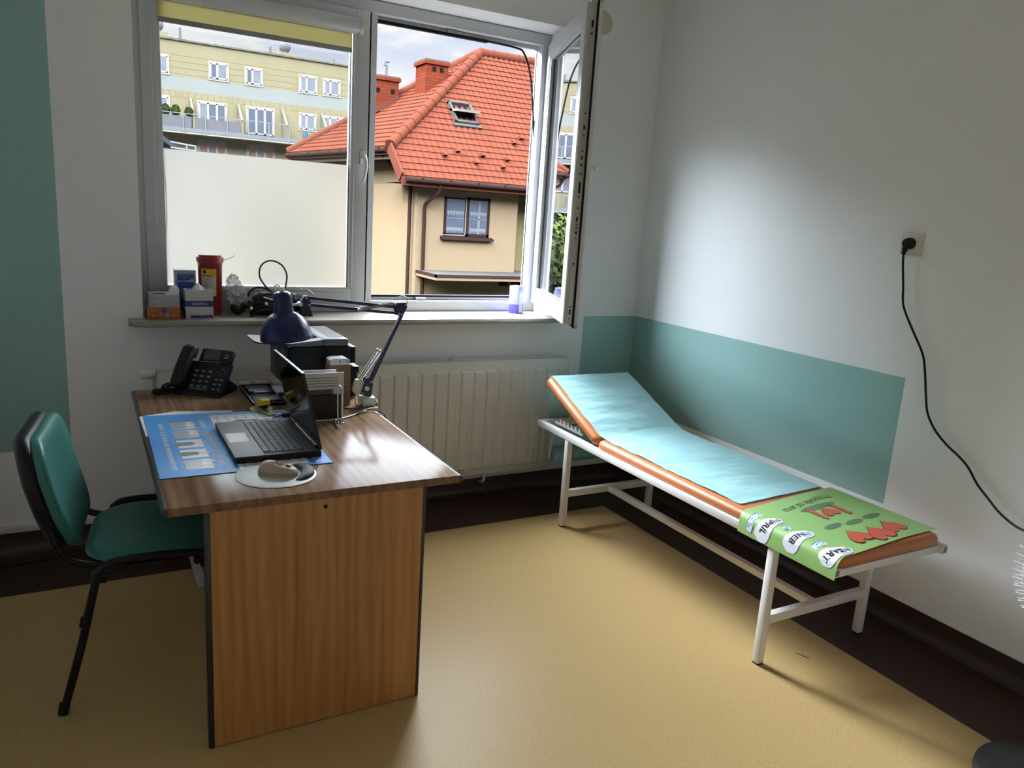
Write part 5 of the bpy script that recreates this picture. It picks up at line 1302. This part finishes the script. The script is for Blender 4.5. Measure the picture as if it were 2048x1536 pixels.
# --- apartment block
AP = tag(empty('apartment_building', (4,45,ZG)), 'long pale yellow apartment block with balconies behind the red roofed house', 'building')
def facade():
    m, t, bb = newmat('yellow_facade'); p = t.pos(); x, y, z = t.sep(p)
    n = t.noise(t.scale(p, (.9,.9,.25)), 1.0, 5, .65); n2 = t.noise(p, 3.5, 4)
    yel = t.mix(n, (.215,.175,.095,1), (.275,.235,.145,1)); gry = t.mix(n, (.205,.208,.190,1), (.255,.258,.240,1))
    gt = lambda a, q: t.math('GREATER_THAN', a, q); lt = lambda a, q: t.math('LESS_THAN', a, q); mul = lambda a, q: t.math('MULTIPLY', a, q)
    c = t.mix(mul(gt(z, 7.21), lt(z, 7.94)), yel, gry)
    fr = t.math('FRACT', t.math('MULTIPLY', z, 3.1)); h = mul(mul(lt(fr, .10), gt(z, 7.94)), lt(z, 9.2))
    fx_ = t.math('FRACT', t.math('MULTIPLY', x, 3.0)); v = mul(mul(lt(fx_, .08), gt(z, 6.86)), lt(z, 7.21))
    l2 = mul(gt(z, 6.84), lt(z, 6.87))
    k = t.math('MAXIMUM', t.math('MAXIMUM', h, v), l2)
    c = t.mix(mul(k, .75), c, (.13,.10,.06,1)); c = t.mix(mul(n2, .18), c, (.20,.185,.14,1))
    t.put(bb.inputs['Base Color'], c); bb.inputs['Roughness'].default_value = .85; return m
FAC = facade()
b = B(FAC); b.box(-14,12.55,45,57,ZG,9.82); build(b, 'wall', AP, smooth=0)
b = B(M('parapet_cap', (.13,.115,.09), .7)); b.box(-14.1,12.65,44.9,57,9.80,9.88); build(b, 'parapet', AP, smooth=0)
WFR = M('white_window_frame', (.40,.40,.40), .5); AG = dimglass('flat_glass', (.085,.095,.125)); AG2 = dimglass('flat_glass_blind', (.16,.17,.19)); AGR = dimglass('flat_glass_red', (.24,.14,.125))
SUR = M('window_surround', (.34,.32,.26), .8)
def awin(x0, x1, z0, z1, n, g, door=False):
    bb = B(SUR); bb.box(x0-.10,x1+.10,44.96,45,z0-(.02 if door else .10),z1+.10)
    bb.use(WFR); f = .07
    bb.box(x0,x1,44.93,44.97,z0,z0+f); bb.box(x0,x1,44.93,44.97,z1-f,z1)
    k = [x0 + (x1-x0)*(i/n if n == 3 else (0,.40,1)[i]) for i in range(n+1)]
    for i, xx in enumerate(k): bb.box(max(x0,xx-f*.8),min(x1,xx+f*.8),44.93,44.97,z0,z1)
    w = build(bb, 'window', AP, smooth=0)
    for i in range(n):
        bb = B(g[i % len(g)]); bb.box(k[i]+.04,k[i+1]-.04,44.95,44.975,z0+.05,z1-.05); build(bb, 'pane', w, smooth=0)
for x0,x1,z0,z1 in ((.72,1.62,8.05,8.92),(3.84,4.74,8.07,8.90),(5.78,6.62,8.05,8.88),(8.86,9.78,8.02,8.90),(10.30,11.20,8.03,8.87),(-2.6,-1.7,8.05,8.9),(-5.8,-4.9,8.05,8.9)): awin(x0,x1,z0,z1,2,(AG,AG2) if x0 < 8 else (AG2,AG2))
for x0,x1,z0,z1,n,g,d in ((.75,1.6,5.93,6.78,2,(AG2,AG2),0),(3.2,4.62,5.30,6.73,3,(AG2,AG,AG),1),(5.83,7.28,5.30,6.75,3,(AG,AG,AG),1),(8.88,9.75,5.88,6.74,2,(AG2,AG2),0),(10.2,11.6,5.30,6.74,3,(AG2,AG2,AG2),1),(-2.8,-1.4,5.3,6.75,3,(AG,AG2,AG),1)): awin(x0,x1,z0,z1,n,g,d)
for zt in (4.66, 1.86):
    for x0,x1,n in ((3.15,4.60,3),(5.82,7.30,3),(.75,1.6,2),(8.9,9.75,2),(10.2,11.6,3),(-2.8,-1.4,3)): awin(x0,x1,zt-1.42 if n == 3 else zt-.9,zt,n,(AGR,AG2,AGR) if zt > 3 else (AG,AG2,AG),n == 3)
RAIL = M('balcony_steel', (.20,.21,.225), .5); SLABC = M('balcony_slab', (.33,.30,.22), .8); SLABG = M('balcony_plate', (.16,.17,.185), .6)
for zs, name in ((4.95,'upper'),(2.08,'middle'),(-.75,'lower')):
    b = B(SLABC); b.box(-14,12.5,43.6,45,zs-.10,zs); b.use(SLABG); b.box(-14,12.5,43.58,43.62,zs,zs+.20); bal = build(b, 'balcony', AP, smooth=0)
    b = B(RAIL); b.box(-14,12.5,43.56,43.60,zs+.92,zs+.96)
    for i in range(20): b.box(-9.2+i*1.14-.025,-9.2+i*1.14+.025,43.55,43.60,zs-.12,zs+.94)
    build(b, 'railing', bal, smooth=0)
    b = B(M('balcony_divider', (.20,.185,.13), .8)); b.use(b.mats[0])
    for x in (-2.4,.3,2.70,5.25,7.75,10.1): b.prism([(x,44.98,zs+1.95),(x,43.62,zs+.90),(x,43.62,zs+.02),(x,44.98,zs+.02)], (.12,0,0))
    build(b, 'divider', bal, smooth=0)
    b = B(M('balcony_screen', (.13,.125,.135), .7)); b.box(-2.3,2.62,43.615,43.63,zs+.14,zs+.80); b.box(2.85,5.2,43.615,43.63,zs+.16,zs+.78) if zs > 3 else b.box(5.4,6.4,43.615,43.63,zs+.16,zs+.8); build(b, 'screen', bal, smooth=0)
b = B(M('dish_blue', (.06,.10,.14), .5)); b.lathe([(.0,.04),(.16,.03),(.24,0)], (8.9,43.66,5.42), (-.2,-1,.1), 20, caps=False); b.cyl((8.9,43.7,5.42),(8.9,43.9,5.0),.03,8); build(b, 'satellite_dish', AP)
VENT = M('roof_vent_metal', (.13,.135,.14), .5)
b = B(FAC); b.box(7.7,8.62,45.3,46.3,9.8,10.10); b.box(1.0,1.72,45.3,46.3,9.8,10.2); b.use(M('roof_plate', (.07,.07,.075), .6)); b.box(1.7,2.75,45.2,46,9.85,9.95); b.box(6.9,8.0,45.2,46,9.85,9.95); build(b, 'chimney', AP, smooth=0)
for x, z1, r in ((2.37,10.6,.07),(4.22,10.03,.06),(4.62,10.03,.06),(11.02,10.25,.06),(7.25,10.35,.07)):
    b = B(VENT); b.cyl((x,45.6,9.8),(x,45.6,z1),r,10); build(b, 'vent_pipe', AP)
for x, z in ((8.12,10.10),(1.22,10.2)):
    b = B(VENT); b.lathe([(.20,0),(.20,.10),(.30,.22),(.34,.40),(.30,.55),(.10,.66),(0,.67)], (x,45.7,z), (0,0,1), 18); build(b, 'roof_vent', AP)
def leafball(b, c, r, n, s, rnd):
    for _ in range(n):
        d = Vector((rnd.gauss(0,1), rnd.gauss(0,1), rnd.gauss(0,1))).normalized(); k = rnd.uniform(.55,1.0)
        p = Vector(c) + Vector((d.x*r[0], d.y*r[1], d.z*r[2]))*k
        u = Vector((rnd.gauss(0,1), rnd.gauss(0,1), rnd.gauss(0,1))).normalized(); w = d.cross(u).normalized()*s; u = (d*.3+u).normalized()*s*1.4
        b.f([b.v(p-w), b.v(p-u), b.v(p+w), b.v(p+u)])
LEAFD = M('leaf_dark', (.026,.050,.014), .7, var=.3, vs=6); LEAFL = M('leaf_light', (.085,.115,.035), .7, var=.3, vs=4); TRUNK = M('bark', (.03,.022,.016), .9)
rnd = random.Random(11)
for i, (x, lab_) in enumerate(((1.36,'round green balcony shrub nearest the window frame'),(1.86,'round green balcony shrub, middle of the three'),(2.55,'round green balcony shrub beside the balcony divider'))):
    b = B(LEAFD); leafball(b, (x,43.82,6.02), (.235,.235,.30 if i < 2 else .25), 520, .05, rnd); b.use(TRUNK); b.cyl((x,43.82,4.955),(x,43.82,5.8),.03,8); b.lathe([(.13,0),(.17,.30),(0,.30)], (x,43.82,4.955), (0,0,1), 14)
    tag(build(b, 'balcony_shrub', at=(x,43.82,4.955), weld=False, smooth=0), lab_, 'shrub')
# --- small grey roofed house at the left
NB = tag(empty('neighbour_house', (-4,22,ZG)), 'slope of a slate grey roof with white rail below the yellow block', 'house')
b = B(M('slate_roof', (.050,.056,.068), .6, var=.15)); b.prism([(-8,22,1.0),(-4.2,22,5.5),(-.15,22,2.86),(-.15,22,2.72),(-4.2,22,5.35)], (0,5,0)); build(b, 'roof', NB, smooth=0)
b = B(M('grey_house_wall', (.12,.12,.115), .8)); b.box(-7,-.5,22.3,26.8,ZG,2.9); build(b, 'wall', NB, smooth=0)
b = B(M('white_rail', (.20,.20,.21), .5)); b.tube([(-.5,22,3.06),(.22,22,2.99)], .03, 8); b.tube([(-.5,22,2.90),(.22,22,2.86)], .03, 8); b.cyl((-.05,22,2.6),(-.05,22,3.03),.03,8); b.cyl((.20,22,2.6),(.20,22,3.0),.03,8); b.box(-.6,.3,21.9,22.4,2.5,2.62); b.box(-.1,.25,21.95,22.4,ZG,2.5); build(b, 'balcony_rail', NB)
# --- garden trees and a white domed cover in the yard
def tree(name, x, y, h, r, mat, label, n, s, tall=False):
    root = tag(empty(name, (x,y,ZG)), label, 'tree')
    bb = B(mat)
    if tall:
        for k in range(8):
            z = ZG + .4 + (h-.5)*k/8; rr_ = r*(1-k/8.6); leafball(bb, (x,y,z), (rr_,rr_,h/9), n//8, s, rnd)
    else:
        for k in range(7):
            a = k*2.4; leafball(bb, (x+r*.5*cos(a)*(k>0), y+r*.5*sin(a)*(k>0), ZG+h*(.55+.07*(k%4))), (r*.62,r*.62,h*.22), n//7, s, rnd)
    build(bb, 'foliage', root, weld=False, smooth=0)
    bb = B(TRUNK); bb.cyl((x,y,ZG),(x,y,ZG+h*.6),.10 if not tall else .06,10); build(bb, 'trunk', root)
tree('garden_tree', 4.0, 27.5, 5.6, 1.7, LEAFL, 'light green leafy tree in the yard, mirrored in the open sash', 2600, .11)
tree('cypress_tree', 2.9, 24.5, 3.6, .55, LEAFD, 'slim dark green cypress in the yard, mirrored in the open sash', 1600, .07, True)
tree('garden_bush', 2.0, 22.8, 2.2, 1.2, LEAFD, 'low dark green bush beside the cypress, mirrored in the open sash', 1800, .08)
tree('garden_bush', 4.4, 25.6, 2.4, 1.1, LEAFL, 'low light green bush beyond the cypress, mirrored in the open sash', 1500, .08)
tree('garden_tree', -3.2, 30.0, 5.0, 1.6, LEAFD, 'dark leafy tree in the yard behind the frosted pane', 1800, .11)
b = B(M('white_cover', (.21,.21,.22), .5)); b.ball((2.3,15.5,ZG+1.1), (1.2,.9,.95), 24, 12, lambda d: 1.0); b.box(1.15,3.45,14.7,16.3,ZG,ZG+1.15,.05)
tag(build(b, 'domed_cover', at=(2.3,15.5,ZG), smooth=50), 'white domed cover in the yard, mirrored at the foot of the open sash', 'cover')

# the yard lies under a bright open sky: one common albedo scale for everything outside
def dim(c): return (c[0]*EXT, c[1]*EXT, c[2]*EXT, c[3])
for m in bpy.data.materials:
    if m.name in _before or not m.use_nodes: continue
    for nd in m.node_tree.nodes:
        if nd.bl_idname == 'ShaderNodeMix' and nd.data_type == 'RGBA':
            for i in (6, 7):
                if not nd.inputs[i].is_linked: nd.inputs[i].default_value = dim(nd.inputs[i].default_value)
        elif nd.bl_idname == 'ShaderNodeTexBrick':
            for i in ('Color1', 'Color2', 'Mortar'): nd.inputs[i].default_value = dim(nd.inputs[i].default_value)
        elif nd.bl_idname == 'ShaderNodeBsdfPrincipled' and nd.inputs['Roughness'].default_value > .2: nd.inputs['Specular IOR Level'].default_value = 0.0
# ------------------------------------------------------------------ sky, sun, camera
w = bpy.data.worlds.new('sky'); SC.world = w; w.use_nodes = True
t = NT(w); bg = t.n['Background']
d = t.new('ShaderNodeTexCoord').outputs['Generated']
nx, ny, nz = t.sep(d)
cl = t.noise(t.scale(d, (3.2,3.2,7.5)), 1.9, 6, .58)
cl2 = t.noise(t.scale(d, (2.0,2.0,4.0)), 1.3, 3, .5)
clouds = t.ramp(cl, [(.38,(.55,.65,.90,1)),(.47,(.70,.77,.93,1)),(.54,(1.0,1.0,1.05,1)),(.62,(1.1,1.1,1.1,1))])
low = t.math('SUBTRACT', 1.0, t.math('MULTIPLY', t.math('SUBTRACT', nz, .02), 4.0))
seen = t.mix(t.math('MINIMUM', t.math('MAXIMUM', low, 0.0), 1.0), clouds, (1.0,1.0,1.0,1))
def sstep(v, a, b_):
    k = t.math('MINIMUM', t.math('MAXIMUM', t.math('DIVIDE', t.math('SUBTRACT', v, a), b_-a), 0.0), 1.0)
    return t.math('MULTIPLY', t.math('MULTIPLY', k, k), t.math('SUBTRACT', 3.0, t.math('MULTIPLY', k, 2.0)))
up = sstep(nz, .245, .36)
west = t.math('SUBTRACT', t.math('ADD', .48, t.math('MULTIPLY', sstep(nx, .14, -.32), 1.2)), t.math('MULTIPLY', sstep(nx, -.36, -.64), 1.0))
high = t.math('SUBTRACT', 1.0, t.math('MULTIPLY', sstep(nz, .48, .75), .5))
gain = t.math('ADD', 1.0, t.math('MULTIPLY', t.math('MULTIPLY', t.math('MULTIPLY', up, high), west), SKY_UP))
t.put(bg.inputs['Color'], t.mix(up, seen, (.84,.93,1.05,1)))
t.put(bg.inputs['Strength'], gain)
sd_ = Vector((-.74,.07,.67)).normalized()
su = bpy.data.lights.new('sun', 'SUN'); su.energy = SUN_E; su.angle = radians(1.2); su.color = (1.0,.95,.86)
so_ = bpy.data.objects.new('sun', su); COL.objects.link(so_); so_.rotation_euler = sd_.to_track_quat('Z', 'Y').to_euler(); so_.location = (-20,5,25)
pl = bpy.data.lights.new('window_portal', 'AREA'); pl.shape = 'RECTANGLE'; pl.size = 2.1; pl.size_y = 1.53; pl.cycles.is_portal = True
po = bpy.data.objects.new('window_portal', pl); COL.objects.link(po); po.location = (-1.646,.33,1.77); po.rotation_euler = (radians(-90),0,0)

f, yaw, pitch, roll = 1533.7, .5149, -.2146, .0653
cd = bpy.data.cameras.new('camera'); cam = bpy.data.objects.new('camera', cd); COL.objects.link(cam)
cd.sensor_fit = 'HORIZONTAL'; cd.sensor_width = 36.0; cd.lens = f*36.0/2048.0; cd.clip_start = .05; cd.clip_end = 400
dv = Vector((sin(yaw)*cos(pitch), cos(yaw)*cos(pitch), sin(pitch))); r_ = Vector((cos(yaw), -sin(yaw), 0)); u_ = r_.cross(dv)
r2 = r_*cos(roll) + u_*sin(roll); u2 = u_*cos(roll) - r_*sin(roll)
Mx = Matrix((r2, u2, -dv)).transposed().to_4x4(); Mx.translation = Vector((-2.9079,-3.6854,1.5539)); cam.matrix_world = Mx
SC.camera = cam
SC.view_settings.view_transform = 'Standard'; SC.view_settings.look = 'None'; SC.view_settings.gamma = 1.0; SC.view_settings.use_curve_mapping = False
SC.view_settings.exposure = EXPOSURE
cy = SC.cycles
cy.max_bounces = 14; cy.diffuse_bounces = 7; cy.glossy_bounces = 5; cy.transmission_bounces = 8; cy.transparent_max_bounces = 16
cy.caustics_reflective = False; cy.caustics_refractive = False; cy.sample_clamp_indirect = 6.0
cy.use_denoising = True
